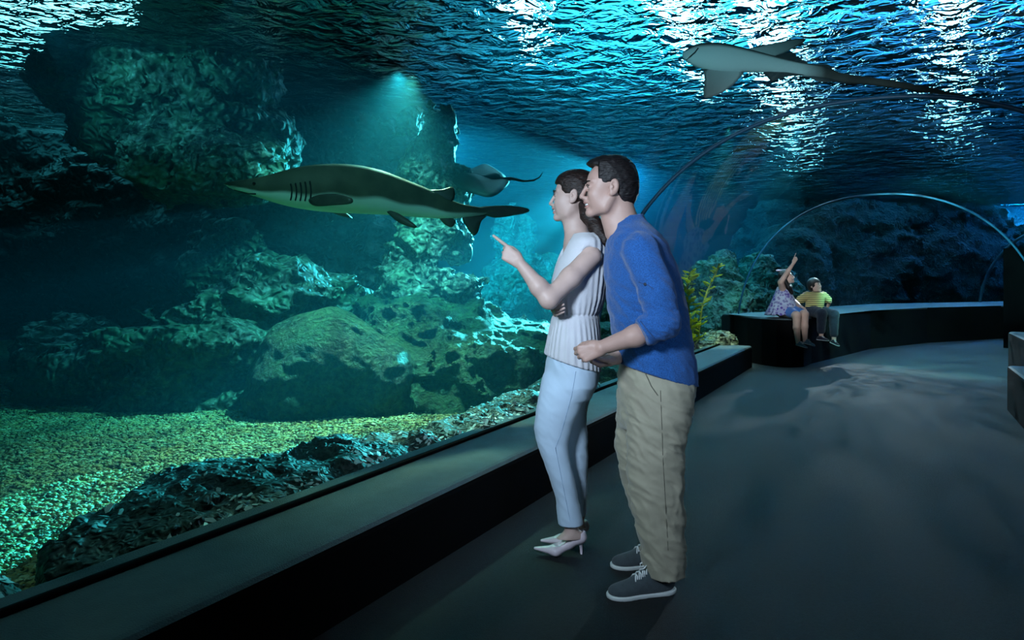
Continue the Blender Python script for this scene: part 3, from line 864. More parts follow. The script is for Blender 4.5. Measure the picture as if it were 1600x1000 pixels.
def head(f, H, male=True):
    E = lambda c, r, k=0.012, op='add', rot=None: H.ell(f, c, r, k, op, rot)
    C = lambda a, b, ra, rb, k=0.01, op='add': H.cone(f, a, b, ra, rb, k, op)
    E((-.014, 0, .036), (.095, .073, .084), 0.02)
    E((.036, 0, .012), (.054, .060, .080), 0.02)
    E((.044, 0, -.048), (.046, .046, .046), 0.02)
    jw = 1.0 if male else 0.86
    for q in (-1, 1):
        C((.006, q * .054 * jw, -.040), (.030, q * .046 * jw, -.078), .020, .018, .018)
        C((.030, q * .046 * jw, -.078), (.082, q * .012, -.092), .018, .015, .018)
        E((.058, q * .036, -.022), (.034, .024, .034), 0.02)
        E((.022, q * .040, -.046), (.040, .021, .036), 0.02)
        E((.050, q * .030, -.058), (.032, .020, .026), 0.02)
        C((.084, q * .010, .032), (.070, q * .044, .034), .010 if male else .007, .008, .01)
        E((.093, q * .030, .013), (.016, .018, .010), 0.008, 'sub')
        E((.079, q * .030, .013), (.0125, .0145, .0115), 0.003)
        E((.103, q * .0115, -.029), (.012, .008, .0075), 0.005)
        # ear
        rt = Matrix.Rotation(math.radians(-12), 3, 'Y')
        E((-.008, q * .079, .000), (.020, .010, .034), 0.005, 'add', rt)
        E((-.005, q * .092, .005), (.0125, .0115, .0225), 0.002, 'sub', rt)
        E((-.001, q * .0845, .000), (.005, .004, .008), 0.002, 'add', rt)
        E((.004, q * .078, -.026), (.010, .007, .010), 0.004)
    E((.086, 0, -.089), (.017, .020, .016), 0.014)
    C((.089, 0, .024), (.114, 0, -.019), .0075, .0095, .008)
    E((.1145, 0, -.0225), (.0105, .0105, .0095), 0.004)
    E((.088, 0, -.048), (.018, .028, .022), 0.012)
    E((.1015, 0, -.0465), (.0085, .022, .0055), 0.004)
    E((.0975, 0, -.0665), (.009, .019, .0065), 0.004)
    E((.103, 0, -.0565), (.022, .026, .0042), 0.002, 'sub')

def eyes(H, parent):
    for q in (-1, 1):
        f = Field(*[[v for v in x] for x in ((-.02,) * 3, (.02,) * 3)], 0.003)
    for q in (-1, 1):
        bm = bmesh.new(); bmesh.ops.create_uvsphere(bm, u_segments=14, v_segments=10, radius=.0105 * H.s)
        c = H.p(.0815, q * .030, .013)
        for v in bm.verts: v.co += c
        e = under(bm_obj('eye', bm, M_EYE, smooth=True), parent)
        bm = bmesh.new(); bmesh.ops.create_uvsphere(bm, u_segments=12, v_segments=8, radius=.0062 * H.s)
        c = H.p(.0872, q * .031, .013)
        for v in bm.verts: v.co += c
        under(bm_obj('iris', bm, M_IRIS, smooth=True), e)
        # brow
        pts = [H.p(.0955, q * .012, .030), H.p(.094, q * .026, .037), H.p(.083, q * .044, .035)]
        under(tube('eyebrow', pts, [.003 * H.s, .0038 * H.s, .0015 * H.s], M_HAIR, seg=6), parent)
        pts = [H.p(.0955, q * .019, .017), H.p(.0945, q * .031, .0215), H.p(.085, q * .042, .016)]
        under(tube('eyelashes', pts, [.0012 * H.s, .0022 * H.s, .0012 * H.s], M_HAIR, seg=6), parent)
    bm = bmesh.new(); bmesh.ops.create_uvsphere(bm, u_segments=16, v_segments=8, radius=1)
    for v in bm.verts: v.co = H.p(.0955 + v.co.x * .0085, v.co.y * .019, -.0565 + v.co.z * .0050)
    under(bm_obj('teeth', bm, M_TEETH, smooth=True), parent)

def skin_paint(o, H, lipc):
    """colour attribute: lips darker than skin"""
    me = o.data; n = len(me.vertices); c = np.zeros(n * 3, np.float32); me.vertices.foreach_get('co', c)
    L = ((c.reshape(-1, 3) - np.array(H.o)) @ np.array(H.R)) / H.s
    lip = np.exp(-((L[:, 2] + .0565) / .0125) ** 4 - (L[:, 1] / .024) ** 4) * (L[:, 0] > .088)
    at_ = me.color_attributes.new('lips', 'FLOAT_COLOR', 'POINT')
    col = np.ones((n, 4), np.float32); col[:, :3] = lip[:, None]
    at_.data.foreach_set('color', col.ravel())

def skinmat(name, col, lip, rough=0.48):
    N = NT(name)
    a = N.n('ShaderNodeAttribute', attribute_name='lips')
    nz = N.n('ShaderNodeTexNoise', {'Vector': N.coord('Object', (1, 1, 1)), 'Scale': 22.0, 'Detail': 3.0})
    lo = tuple(c * .92 for c in col[:3]) + (1,)
    base = N.ramp(nz, [(0.35, lo), (0.65, col)])
    mx = N.n('ShaderNodeMixRGB', {0: (a, 'Color'), 1: base, 2: lip})
    b = N.n('ShaderNodeBsdfPrincipled', {'Base Color': mx, 'Roughness': rough, 'Specular IOR Level': 0.4})
    nb = N.n('ShaderNodeTexNoise', {'Vector': N.coord('Object', (1, 1, 1)), 'Scale': 260.0, 'Detail': 2.0})
    bp = N.n('ShaderNodeBump', {'Height': nb, 'Strength': 0.12, 'Distance': 0.004}); N.link(bp, 0, b, 'Normal')
    return N.surf(b)
M_SKINM = skinmat('skin_man', srgb(186, 150, 138), srgb(165, 105, 100))
M_SKINW = skinmat('skin_woman', srgb(204, 174, 164), srgb(190, 100, 105))
M_SKINK = skinmat('skin_child', srgb(222, 188, 172), srgb(185, 110, 108))
M_EYE = mat('eye_white', srgb(225, 225, 225), 0.2)
M_IRIS = mat('iris_brown', srgb(32, 20, 14), 0.15)
M_TEETH = mat('teeth', srgb(245, 245, 242), 0.25)
def hairmat(name, c0, c1, rot=(6, 60, 10)):
    N = NT(name)
    co = N.coord('Object', rot)
    nz = N.n('ShaderNodeTexNoise', {'Vector': co, 'Scale': 4.0, 'Detail': 6.0, 'Distortion': 0.4})
    b = N.n('ShaderNodeBsdfPrincipled', {'Base Color': N.ramp(nz, [(0.35, c0), (0.7, c1)]), 'Roughness': 0.5, 'Specular IOR Level': 0.35})
    bp = N.n('ShaderNodeBump', {'Height': nz, 'Strength': 0.7, 'Distance': 0.006}); N.link(bp, 0, b, 'Normal')
    return N.surf(b)
M_HAIR = hairmat('hair_black', srgb(12, 10, 12), srgb(34, 28, 30), (10, 14, 50))
M_HAIRW = hairmat('hair_brown', srgb(20, 13, 12), srgb(52, 36, 32), (14, 14, 40))

def hand(f, W, fwd, back, side, curls, sc=1.0, thumb=(0.5, 0.4), spread=0.0):
    """W wrist; fwd along the hand; back out of the back of the hand; side towards the thumb.
    curls: four lists of joint bends in degrees, index first"""
    fwd = Vector(fwd).normalized(); back = Vector(back); back = (back - fwd * back.dot(fwd)).normalized()
    side = Vector(side); side = (side - fwd * side.dot(fwd) - back * side.dot(back)).normalized()
    W = Vector(W); s = sc
    P = lambda a, b, c: W + (fwd * a + side * b + back * c) * s
    # palm
    for b, L in ((.026, .082), (.009, .086), (-.009, .081), (-.026, .072)):
        f.cone(P(.008, b * .55, 0), P(L, b, 0), .0145 * s, .0115 * s, .010 * s)
    f.ell(P(.035, .022, -.008), (.020 * s,) * 3, .012 * s)
    lens = ((.043, .026, .021), (.047, .029, .022), (.043, .027, .021), (.034, .021, .019))
    for i, (b, L) in enumerate(((.026, .084), (.009, .088), (-.009, .083), (-.026, .074))):
        p = P(L, b, 0); ang = 0.0; r = .0092 if i < 3 else .0080
        sp = spread * (1.5 - i) * 0.12
        for j in range(3):
            ang += math.radians(curls[i][j])
            d = (fwd * math.cos(ang) - back * math.sin(ang) + side * sp * math.cos(ang)).normalized()
            q = p + d * lens[i][j] * s
            f.cone(p, q, (r - j * .0008) * s, (r - (j + 1) * .0009) * s, .003 * s)
            p = q
    # thumb from the side of the palm
    p = P(.020, .022, -.006)
    d1 = (fwd * 0.75 + side * thumb[0] - back * thumb[1]).normalized()
    q = p + d1 * .045 * s; f.cone(p, q, .0140 * s, .0105 * s, .008 * s)
    d2 = (fwd * 1.0 + side * (thumb[0] * 0.25) - back * thumb[1] * 0.9).normalized()
    r_ = q + d2 * .030 * s; f.cone(q, r_, .0100 * s, .0090 * s, .003 * s)
    d3 = (fwd * 1.0 - side * 0.1 - back * thumb[1]).normalized()
    f.cone(r_, r_ + d3 * .024 * s, .0090 * s, .0070 * s, .003 * s)

def cloth(name, col, var=0.06, vs=90, bump=0.25, bs=500, rough=0.85, sheen=0.2, stretch=(1, 1, 1)):
    return mat(name, col, rough, var, vs, bump, bs, 0.25, stretch, 0, sheen, 4)
M_SHIRT = cloth('heather_blue_knit', srgb(34, 86, 152), 0.36, 240, 0.3, 400)
M_SEAM = cloth('seam_blue', srgb(36, 70, 120), 0.1)
M_TROUS = cloth('khaki_cotton', srgb(158, 152, 134), 0.06, 20, 0.2, 500, 0.7)
M_BLOUSE = cloth('cream_crepe', srgb(212, 212, 220), 0.03, 20, 0.25, 300, 0.8)
M_PANTS = cloth('pale_blue_cotton', srgb(196, 218, 240), 0.03, 12, 0.15, 500, 0.7)
M_SHOE = cloth('slate_canvas', srgb(66, 76, 82), 0.12, 60, 0.3, 400)
M_RUBBER = mat('white_rubber', srgb(215, 222, 222), 0.5)
M_LACE = mat('white_lace', srgb(225, 228, 230), 0.8)
M_PUMP = mat('lilac_leather', srgb(222, 206, 216), 0.35, 0.04, 20, 0.1, 200)
M_BUTTON = mat('dark_button', srgb(30, 40, 60), 0.3)

def sneaker(toe, heel, parent, sc=1.0, mu=None, laces=True):
    """flat lace-up shoe standing on the line from heel to toe"""
    toe, heel = Vector(toe), Vector(heel); mu = mu or M_SHOE
    d = toe - heel; L = 0.285
    H = Fr(heel, math.atan2(d.y, d.x), -math.asin(max(-1, min(1, d.z / d.length))), 0, d.length / L)
    h = 0.0045 if sc == 1.0 else 0.008
    f = Field((-.02, -.07, -.01), (.31, .07, .14), h)
    f.ell((.06, 0, .040), (.062, .036, .040), .02); f.ell((.14, 0, .034), (.085, .041, .040), .03)
    f.ell((.225, 0, .024), (.060, .046, .028), .03); f.ell((.085, 0, .072), (.052, .031, .036), .025)
    f.cone((.16, 0, .045), (.095, 0, .085), .030, .032, .02)
    f.plane((0, 0, .012), (0, 0, -1))
    up = H.apply(link('shoe', f.mesh('shoe', 1), mu)); under(up, parent)
    f = Field((-.02, -.07, -.01), (.31, .07, .04), h * .8)
    f.ell((.055, 0, .012), (.062, .041, .05), .02); f.ell((.15, 0, .012), (.085, .043, .05), .03); f.ell((.226, 0, .012), (.066, .051, .05), .03)
    f.plane((0, 0, .0), (0, 0, -1)); f.plane((0, 0, .017), (0, 0, 1), .004)
    under(H.apply(link('sole', f.mesh('sole', 1), M_RUBBER)), up)
    if laces:
        Vs = []
        for i in range(5):
            u = i / 4; x = .178 - .062 * u; z = .076 + .034 * u
            w = .024
            for q in (1, -1):
                pts = [(x, -q * w, z - .012), (x - .004, -q * w * .5, z + .004), (x - .010, 0, z + .009), (x - .012, q * w * .5, z + .005), (x - .008, q * w, z - .012)]
                Vs.append([H.p(*c) for c in pts])
        for q in (-1, 1):
            pts = [(.116, 0, .116), (.124, q * .012, .126), (.140, q * .022, .116), (.143, q * .014, .106), (.122, q * .002, .114)]
            Vs.append([H.p(*c) for c in pts])
        o = None
        bm = bmesh.new()
        for pts in Vs:
            t = tube('laces', pts, .0030 * H.s, None, seg=6)
            bm.from_mesh(t.data); me = t.data; bpy.data.objects.remove(t); bpy.data.meshes.remove(me)
        under(bm_obj('laces', bm, M_LACE, smooth=True), up)
    return H

# ---------------------------------------------------------------- man
man = empty('person', (0.60, 2.80, 0)); tag(man, 'man in a heathered blue long-sleeved shirt and khaki trousers leaning towards the woman, hands clasped', 'person')
YM = 2.80
Hm = Fr(at(952, 296, YM), math.pi, math.radians(4), 0, 1.0)
f = Field(at(885, 955, 2.50) + Vector((-.02, 0, 0)), at(1095, 236, 3.15), 0.0032)
head(f, Hm)
# neck and shoulders
f.cone(at(964, 305, YM), at(976, 352, YM), .054, .060, .02)
f.cone(at(950, 322, YM), at(964, 362, YM), .042, .050, .02)
f.cone(at(990, 385, YM), at(1015, 540, YM), .085, .10, .03, 1.3)
f.cone(at(1002, 398, YM - .15), at(1002, 398, YM + .15), .045, .045, .02)
# near arm and hand
sh, el, wr = at(1005, 395, YM - .17), at(1036, 510, YM - .20), at(940, 543, YM - .24)
f.chain([sh, el], [.050, .040], .02); f.cone(el, el.lerp(wr, .45), .041, .040, .02); f.cone(el.lerp(wr, .45), wr, .040, .0265, .02)
fist = [(62, 78, 40), (66, 82, 40), (68, 82, 42), (70, 80, 45)]
hand(f, at(941, 544, YM - .24), (-1, .18, -.30), (-.25, -1, .10), (-.2, 0, 1), fist, .98, (0.35, 0.9))
# far arm and hand
sh2, el2, wr2 = at(985, 395, YM + .18), at(1020, 520, YM + .16), at(962, 560, YM - .06)
f.chain([sh2, el2, wr2], [.050, .042, .027], .02)
hand(f, wr2, (-1, -.22, -.12), (-.1, .6, -1), (-.2, -1, .0), [(35, 50, 30)] * 4, .95, (0.4, 0.5))
# legs inside the trousers down to the shoes
f.chain([at(1025, 580, YM - .06), at(1025, 740, YM - .10), at(1038, 900, 2.68)], [.065, .045, .036], .03)
f.chain([at(1010, 580, YM + .06), at(1003, 720, 2.90), at(1024, 872, 2.92)], [.065, .045, .036], .03)
body = f.obj('body', M_SKINM, man, 1); skin_paint(body, Hm, None)
eyes(Hm, man)
# hair, built in the head's own frame
f = Field((-.15, -.10, -.10), (.11, .10, .16), 0.0032)
f.ell((-.020, 0, .046), (.102, .081, .091), .01); f.ell((-.050, 0, .000), (.072, .072, .085), .02); f.ell((.035, .010, .098), (.052, .055, .032), .025)
f.ell((-.01, 0, .085), (.085, .070, .052), .02)
f.disp(lambda x, y, z: -.0035 * fbm(x * 40 + z * 60, y * 25, z * 30 - x * 30, 2), .02)
f.plane((.052, 0, .03), Vector((1, 0, .12)), .004)
f2 = Field((-.15, -.10, -.10), (.11, .10, .16), 0.0032)
f2.ell((-.020, 0, .046), (.102, .081, .091), .01); f2.ell((.042, .0, .098), (.050, .052, .032), .025); f2.ell((-.01, 0, .085), (.088, .070, .052), .02)
f2.disp(lambda x, y, z: -.003 * fbm(x * 40 + z * 60, y * 25, z * 30 - x * 30, 2), .02)
f2.plane((0, 0, .078), Vector((.35, 0, -1)), .004)
f.F = np.minimum(f.F, f2.F)
# ear opening and nape line
for q in (-1, 1): f.box((.000, q * .09, -.030), (.024, .04, .052), .004, .012, None, 'sub')
f.box((.04, 0, -.085), (.085, .2, .06), .004, .0, Matrix.Rotation(math.radians(28), 3, 'Y'), 'sub')
hm = Hm.apply(link('hair', f.mesh('hair', 1), M_HAIR)); under(hm, man)
# shirt
def wrinkle(a, fx, fy, fz, seed=0.0):
    return lambda x, y, z: -a * fbm(x * fx + seed, y * fy, z * fz + x * fx * .3, 2, .5, True)
f = Field(at(935, 615, 2.50), at(1100, 330, 3.15), 0.0052)
f.loft(rows_px([(338, 966, 1003, YM, .066), (348, 962, 1010, YM, .085), (360, 957, 1022, YM, .145), (378, 950, 1037, YM, .195), (405, 946, 1050, YM, .205), (440, 946, 1061, YM, .20), (480, 951, 1070, YM, .18), (520, 958, 1077, YM, .168), (560, 964, 1084, YM, .170), (606, 966, 1088, YM, .175)]), .02)
g_ = Field(at(935, 615, 2.50), at(1100, 330, 3.15), 0.0052)
g_.chain([at(1001, 392, YM - .175), at(1026, 455, YM - .215)], [.068, .061], .02); g_.cone(at(1026, 455, YM - .215), at(1036, 504, YM - .225), .061, .054, .02)
g_.cone(at(1036, 504, YM - .225), at(985, 530, YM - .24), .056, .046, .02)
cdir = (at(1000, 523, YM - .235) - at(1036, 504, YM - .225)).normalized()
g_.plane(at(1004, 518, YM - .235), cdir, .004)
f.F = smin(f.F, g_.F, .014)
f.chain([at(985, 392, YM + .175), at(1020, 515, YM + .17), at(975, 550, YM + .03)], [.068, .056, .044], .03)
def shirt_w(x, y, z):
    base = -.0075 * fbm(x * 9, y * 9, z * 17 + x * 12, 2, .5, True)
    el = at(1030, 500, YM - .2); q = np.exp(-((x - el.x) ** 2 + (z - el.z) ** 2) / .09 ** 2)
    return base - .013 * q * fbm(x * 12, y * 8, z * 36 + x * 14, 2, .5, True)
f.disp(shirt_w, .03)
# neck opening, hem tilt
f.ell(at(972, 330, YM), (.062, .066, .085), .006, Matrix.Rotation(math.radians(-24), 3, 'Y'), 'sub')
h0, h1 = at(966, 566, YM), at(1086, 602, YM)
dd = h1 - h0; f.plane(h0, Vector((-dd.z, 0, dd.x)) * -1, .004)
shirt = f.obj('shirt', M_SHIRT, man, 1)
# roll-up tab button and sleeve seams
for p in (at(1008, 444, YM - .262),):
    bm = bmesh.new(); bmesh.ops.create_cone(bm, cap_ends=True, segments=16, radius1=.0062, radius2=.005, depth=.004)
    bmesh.ops.rotate(bm, verts=bm.verts, matrix=Matrix.Rotation(math.radians(80), 3, 'X'))
    for v in bm.verts: v.co += p
    under(bm_obj('button', bm, M_BUTTON), shirt)
# trousers
f = Field(at(950, 925, 2.50), at(1098, 548, 3.1), 0.0052)
f.loft(rows_px([(560, 970, 1082, YM, .150), (600, 967, 1084, YM, .165), (640, 968, 1078, YM, .165), (668, 972, 1068, YM, .150)]), .02, cap=.01)
f.loft(rows_px([(566, 1000, 1072, 2.77, .070), (600, 988, 1083, 2.72, .095), (650, 984, 1077, 2.70, .095), (700, 981, 1066, 2.69, .088), (750, 983, 1067, 2.68, .082), (800, 991, 1068, 2.68, .078), (850, 1002, 1068, 2.68, .074), (890, 1009, 1067, 2.68, .070), (916, 1012, 1064, 2.68, .068)]), .012)
f.loft(rows_px([(566, 978, 1045, 2.83, .070), (600, 968, 1055, 2.87, .095), (650, 966, 1046, 2.89, .092), (690, 963, 1040, 2.90, .088), (715, 964, 1038, 2.90, .085), (750, 974, 1040, 2.91, .080), (790, 986, 1044, 2.91, .076), (830, 998, 1050, 2.92, .072), (874, 1004, 1052, 2.92, .070)]), .012)
def trous_w(x, y, z):
    x = x + .05 * pnoise(x * 4, y * 4, z * 5)
    lower = np.clip((0.55 - z) / .5, 0, 1); thigh = np.exp(-((z - .62) / .22) ** 2)
    return -(.008 + .007 * lower) * fbm(x * 11 + 3, y * 8, z * (15) + x * 12, 2, .5, True) - .006 * thigh * fbm(x * 7, y * 6, z * 34 + x * 16, 1, .5, True)
f.disp(trous_w, .03)
a, b = at(1008, 884, 2.68), at(1058, 914, 2.68); dd = b - a
h0 = at(1030, 900, 2.68)
# hem of the near leg only reaches the shoe
f.box(h0 + Vector((-.02, 0, -.065)), (.16, .12, .05), .004, 0, Matrix.Rotation(math.radians(22), 3, 'Y'), 'sub')
tr = f.obj('trousers', M_TROUS, man, 1)
# side seam and pocket edge
def on_surface(o, pts, push=.0015):
    """drop points onto the mesh along +Y from the lens side"""
    from mathutils.bvhtree import BVHTree
    dg = None
    me = o.data; bv = BVHTree.FromPolygons([v.co for v in me.vertices], [p.vertices for p in me.polygons])
    out = []
    for px_, py_ in pts:
        d = (at(px_, py_, 2.0) - Vector((0, 0, EYE))).normalized(); org = Vector((0, 0, EYE))
        h = bv.ray_cast(org, d)
        if h[0] is not None: out.append(h[0] - d * push)
    return out
def seam(o, pts, r, m, name='seam'):
    p = []
    for i in range(len(pts) - 1):
        for j in range(6):
            t = j / 6; p.append((pts[i][0] * (1 - t) + pts[i + 1][0] * t, pts[i][1] * (1 - t) + pts[i + 1][1] * t))
    p.append(pts[-1]); q = on_surface(o, p, r * .2)
    if len(q) > 2: under(tube(name, q, r, m, seg=6), o)
M_SEAMT = cloth('khaki_seam', srgb(96, 92, 80), 0.05)
seam(tr, [(1009, 584), (1018, 604), (1028, 618)], .0022, M_SEAMT, 'pocket_edge')
seam(tr, [(1032, 610), (1034, 660), (1036, 720), (1040, 790), (1044, 860)], .0014, M_SEAMT)
seam(shirt, [(1001, 502), (1011, 515), (1022, 528)], .0022, M_SEAM, 'cuff')
seam(shirt, [(998, 441), (1012, 445), (1022, 452)], .0016, M_SEAM)
sneaker(Vector((.372, 2.635, 0)), Vector((.640, 2.690, 0)), man)
sneaker(Vector((.426, 2.915, 0)), Vector((.700, 2.945, 0)), man)

# ---------------------------------------------------------------- woman
YW = 3.10
woman = empty('person', (0.26, 3.10, 0)); tag(woman, 'woman in a cream sleeveless blouse and pale blue trousers pointing at the large shark', 'person')
Hw = Fr(at(897, 309, YW), math.pi - math.radians(13), math.radians(2), 0, .94)
f = Field(at(770, 885, 2.72), at(962, 250, 3.42), 0.0032)
head(f, Hw, False)
f.cone(at(897, 322, YW), at(905, 368, YW), .042, .046, .02); f.cone(at(889, 338, YW), at(897, 372, YW), .033, .040, .02)
f.cone(at(905, 388, YW), at(900, 470, YW), .072, .07, .03, 1.3); f.cone(at(900, 470, YW), at(900, 550, YW), .07, .08, .03, 1.3)
f.cone(at(918, 394, YW - .12), at(918, 394, YW + .12), .036, .036, .02)
f.ell(at(886, 430, YW - .05), (.04, .05, .05), .03)
shw, elw, wrw = at(924, 401, 2.965), at(858, 468, 2.86), at(813, 412, 2.88)
f.cone(shw, shw.lerp(elw, .5), .046, .044, .02); f.cone(shw.lerp(elw, .5), elw, .044, .038, .02)
f.cone(elw, elw.lerp(wrw, .35), .039, .037, .02); f.cone(elw.lerp(wrw, .35), wrw, .037, .0235, .02)
# pointing hand
W = at(812, 411, 2.88)
hand(f, W, (-.80, .10, .62), (-.25, -1, .1), (.6, 0, .8), [(-6, 8, 6), (70, 88, 40), (74, 88, 42), (76, 86, 45)], .92, (0.25, 0.9))
# other arm folded under the elbow
f.chain([at(912, 396, 3.26), at(905, 482, 3.30), at(868, 482, 3.02)], [.044, .036, .024], .02)
hand(f, at(868, 482, 3.02), (-.2, -1, -.05), (-1, 0, -.4), (0, 0, 1), [(25, 35, 20)] * 4, .88, (0.5, 0.4))
f.chain([at(893, 585, YW - .05), at(868, 690, 3.03), at(891, 800, 3.04), at(893, 836, 3.04)], [.055, .040, .032, .028], .03)
f.chain([at(903, 585, YW + .05), at(896, 690, 3.17), at(902, 800, 3.17), at(902, 822, 3.17)], [.055, .040, .032, .028], .03)
# bare insteps
f.chain([at(893, 836, 3.04), at(864, 857, 3.03)], [.034, .025], .015); f.ell(at(902, 840, 3.04), (.034, .026, .032), .015)
f.chain([at(902, 822, 3.17), at(876, 843, 3.165)], [.032, .024], .015); f.ell(at(908, 826, 3.17), (.03, .025, .03), .015)
body = f.obj('body', M_SKINW, woman, 1); skin_paint(body, Hw, None)
eyes(Hw, woman)
f = Field((-.17, -.11, -.12), (.11, .11, .16), 0.0034)
f.ell((-.022, 0, .044), (.103, .083, .094), .01); f.ell((-.052, 0, .008), (.070, .074, .068), .02); f.ell((.02, 0, .068), (.071, .070, .062), .02)
f.ell((-.105, 0, -.010), (.030, .032, .034), .02)
f.disp(lambda x, y, z: -.0028 * fbm(x * 18 + z * 20, y * 30, z * 45 - x * 40, 2), .02)
f.box((.122, 0, -.024), (.056, .2, .098), .008, .02, Matrix.Rotation(math.radians(-12), 3, 'Y'), 'sub')
for q in (-1, 1): f.box((.008, q * .09, -.052), (.034, .045, .066), .006, .02, None, 'sub')
f.box((.03, 0, -.105), (.09, .2, .055), .004, .0, Matrix.Rotation(math.radians(20), 3, 'Y'), 'sub')
hw = Hw.apply(link('hair', f.mesh('hair', 1), M_HAIRW)); under(hw, woman)
f = Field(at(890, 400, 2.95), at(965, 295, 3.35), 0.004)
f.chain([at(908, 312, 3.08), at(920, 335, 3.05), at(934, 358, 3.02), at(946, 376, 3.0), at(953, 388, 3.0)], [.030, .036, .034, .024, .008], .02, 0.9)
f.disp(lambda x, y, z: -.004 * fbm((x - z) * 8, y * 45, (x + z) * 55, 2), .02)
pt = f.obj('ponytail', M_HAIRW, woman, 1)
# blouse
f = Field(at(838, 590, 2.80), at(962, 350, 3.40), 0.0048)
f.loft(rows_px([(366, 893, 936, YW, .115), (376, 886, 944, YW, .165), (392, 877, 948, YW, .165), (412, 869, 949, YW, .155), (440, 861, 948, YW, .150), (468, 860, 944, YW, .140), (490, 864, 936, YW, .122), (500, 861, 936, YW, .130), (525, 856, 937, YW, .150), (552, 851, 938, YW, .163), (582, 847, 939, YW, .172)]), .01)
def blouse_w(x, y, z):
    wz = at(0, 491, YW).z; ang = np.arctan2(y - YW, x - .27)
    pl = np.sin(ang * 34 + 2 * pnoise(x * 6, y * 6, z * 3))
    below = np.clip((wz - z) / .06, 0, 1); above = np.clip(1 - (z - wz) / .10, 0, 1) * (z > wz)
    back = np.clip((x - .33) / .06, 0, 1) * (z > wz)
    el = .006 * np.exp(-((z - wz) / .008) ** 2)
    return -.0035 * pl * np.clip(below * .8 + above + back * 1.1, 0, 1.2) + el - .002 * fbm(x * 8, y * 8, z * 5, 2, .5, True)
f.disp(blouse_w, .03)
f.ell(at(897, 352, YW), (.066, .062, .055), .004, None, 'sub')
vn = Matrix.Rotation(math.radians(30), 3, 'Y')
f.ell(at(881, 385, YW - .02), (.030, .050, .075), .004, vn, 'sub')
f.ell(at(923, 405, 2.925), (.048, .05, .058), .006, None, 'sub')
h0, h1 = at(848, 552, YW), at(938, 579, YW); dd = h1 - h0
f.plane(h0, Vector((-dd.z, 0, dd.x)) * -1, .003)
bl = f.obj('blouse', M_BLOUSE, woman, 1)
# trousers
f = Field(at(825, 840, 2.85), at(950, 540, 3.38), 0.0048)
f.loft(rows_px([(545, 858, 934, YW, .135), (575, 852, 937, YW, .155), (600, 849, 933, YW, .160), (622, 848, 922, YW, .140)]), .02, cap=.01)
f.loft(rows_px([(558, 862, 926, 3.08, .060), (590, 848, 925, 3.04, .080), (615, 843, 915, 3.03, .082), (640, 838, 905, 3.03, .078), (668, 835, 893, 3.03, .070), (695, 840, 887, 3.03, .064), (716, 848, 889, 3.03, .060), (745, 859, 896, 3.03, .058), (775, 868, 902, 3.04, .056), (813, 872, 910, 3.04, .052), (831, 874, 912, 3.04, .051)]), .008)
f.loft(rows_px([(590, 866, 934, 3.16, .080), (620, 866, 922, 3.17, .080), (650, 866, 916, 3.17, .074), (680, 870, 917, 3.17, .066), (708, 874, 918, 3.17, .062), (750, 880, 917, 3.17, .056), (790, 885, 916, 3.17, .052), (815, 888, 916, 3.17, .050)]), .008)
f.disp(lambda x, y, z: -.0042 * fbm(x * 9 + 1, y * 8, z * 13 + x * 12, 2, .5, True), .03)
wt = f.obj('trousers', M_PANTS, woman, 1)
M_SEAMP = cloth('pale_seam', srgb(150, 176, 206), 0.05)
seam(wt, [(900, 580), (893, 620), (876, 680), (868, 700), (880, 760), (893, 825)], .0012, M_SEAMP)

def pump(toe, ball, heel_top, heel_tip, parent):
    """pointed court shoe on a slim heel"""
    toe, ball, ht, tip = map(Vector, (toe, ball, heel_top, heel_tip))
    lo = Vector([min(a) for a in zip(toe, ball, ht, tip)]) - Vector((.05, .07, .03)); hi = Vector([max(a) for a in zip(toe, ball, ht, tip)]) + Vector((.05, .07, .05))
    f = Field(lo, hi, .0034)
    mid = ball.lerp(ht, .5) + Vector((0, 0, -.004))
    z = Vector((0, 0, 1))
    f.cone(toe + z * .010, ball + z * .018, .006, .022, .008, 1.5)
    f.cone(ball + z * .018, mid + z * .020, .024, .024, .015, 1.3)
    f.cone(mid + z * .022, ht + z * .012, .024, .027, .015, 1.05)
    f.cone(ht + z * .012, ht + z * .028, .027, .022, .01)
    # opening for the foot
    f.chain([ball + z * .052 + (ht - ball) * .12, mid + z * .068, ht + z * .068 - (ht - ball) * .10], [.024, .038, .033], .006, 1.05, 'sub')
    f.plane(ball + z * .0, Vector((0, 0, -1)), .003)
    s_ = f.obj('shoe', M_PUMP, parent, 1)
    under(tube('heel', [ht + Vector((-.004, 0, .004)), ht.lerp(tip, .5), tip], [.016, .0075, .0045], M_PUMP, seg=10), s_)
    return s_
pump(at(836, 860, 3.05) , at(868, 866, 3.03) , at(907, 843, 3.045), atz(908.5, 865.8, 0.0), woman)
pump(at(846, 848, 3.15), at(876, 850, 3.165), at(911, 826, 3.18), atz(911, 849, 0.0), woman)

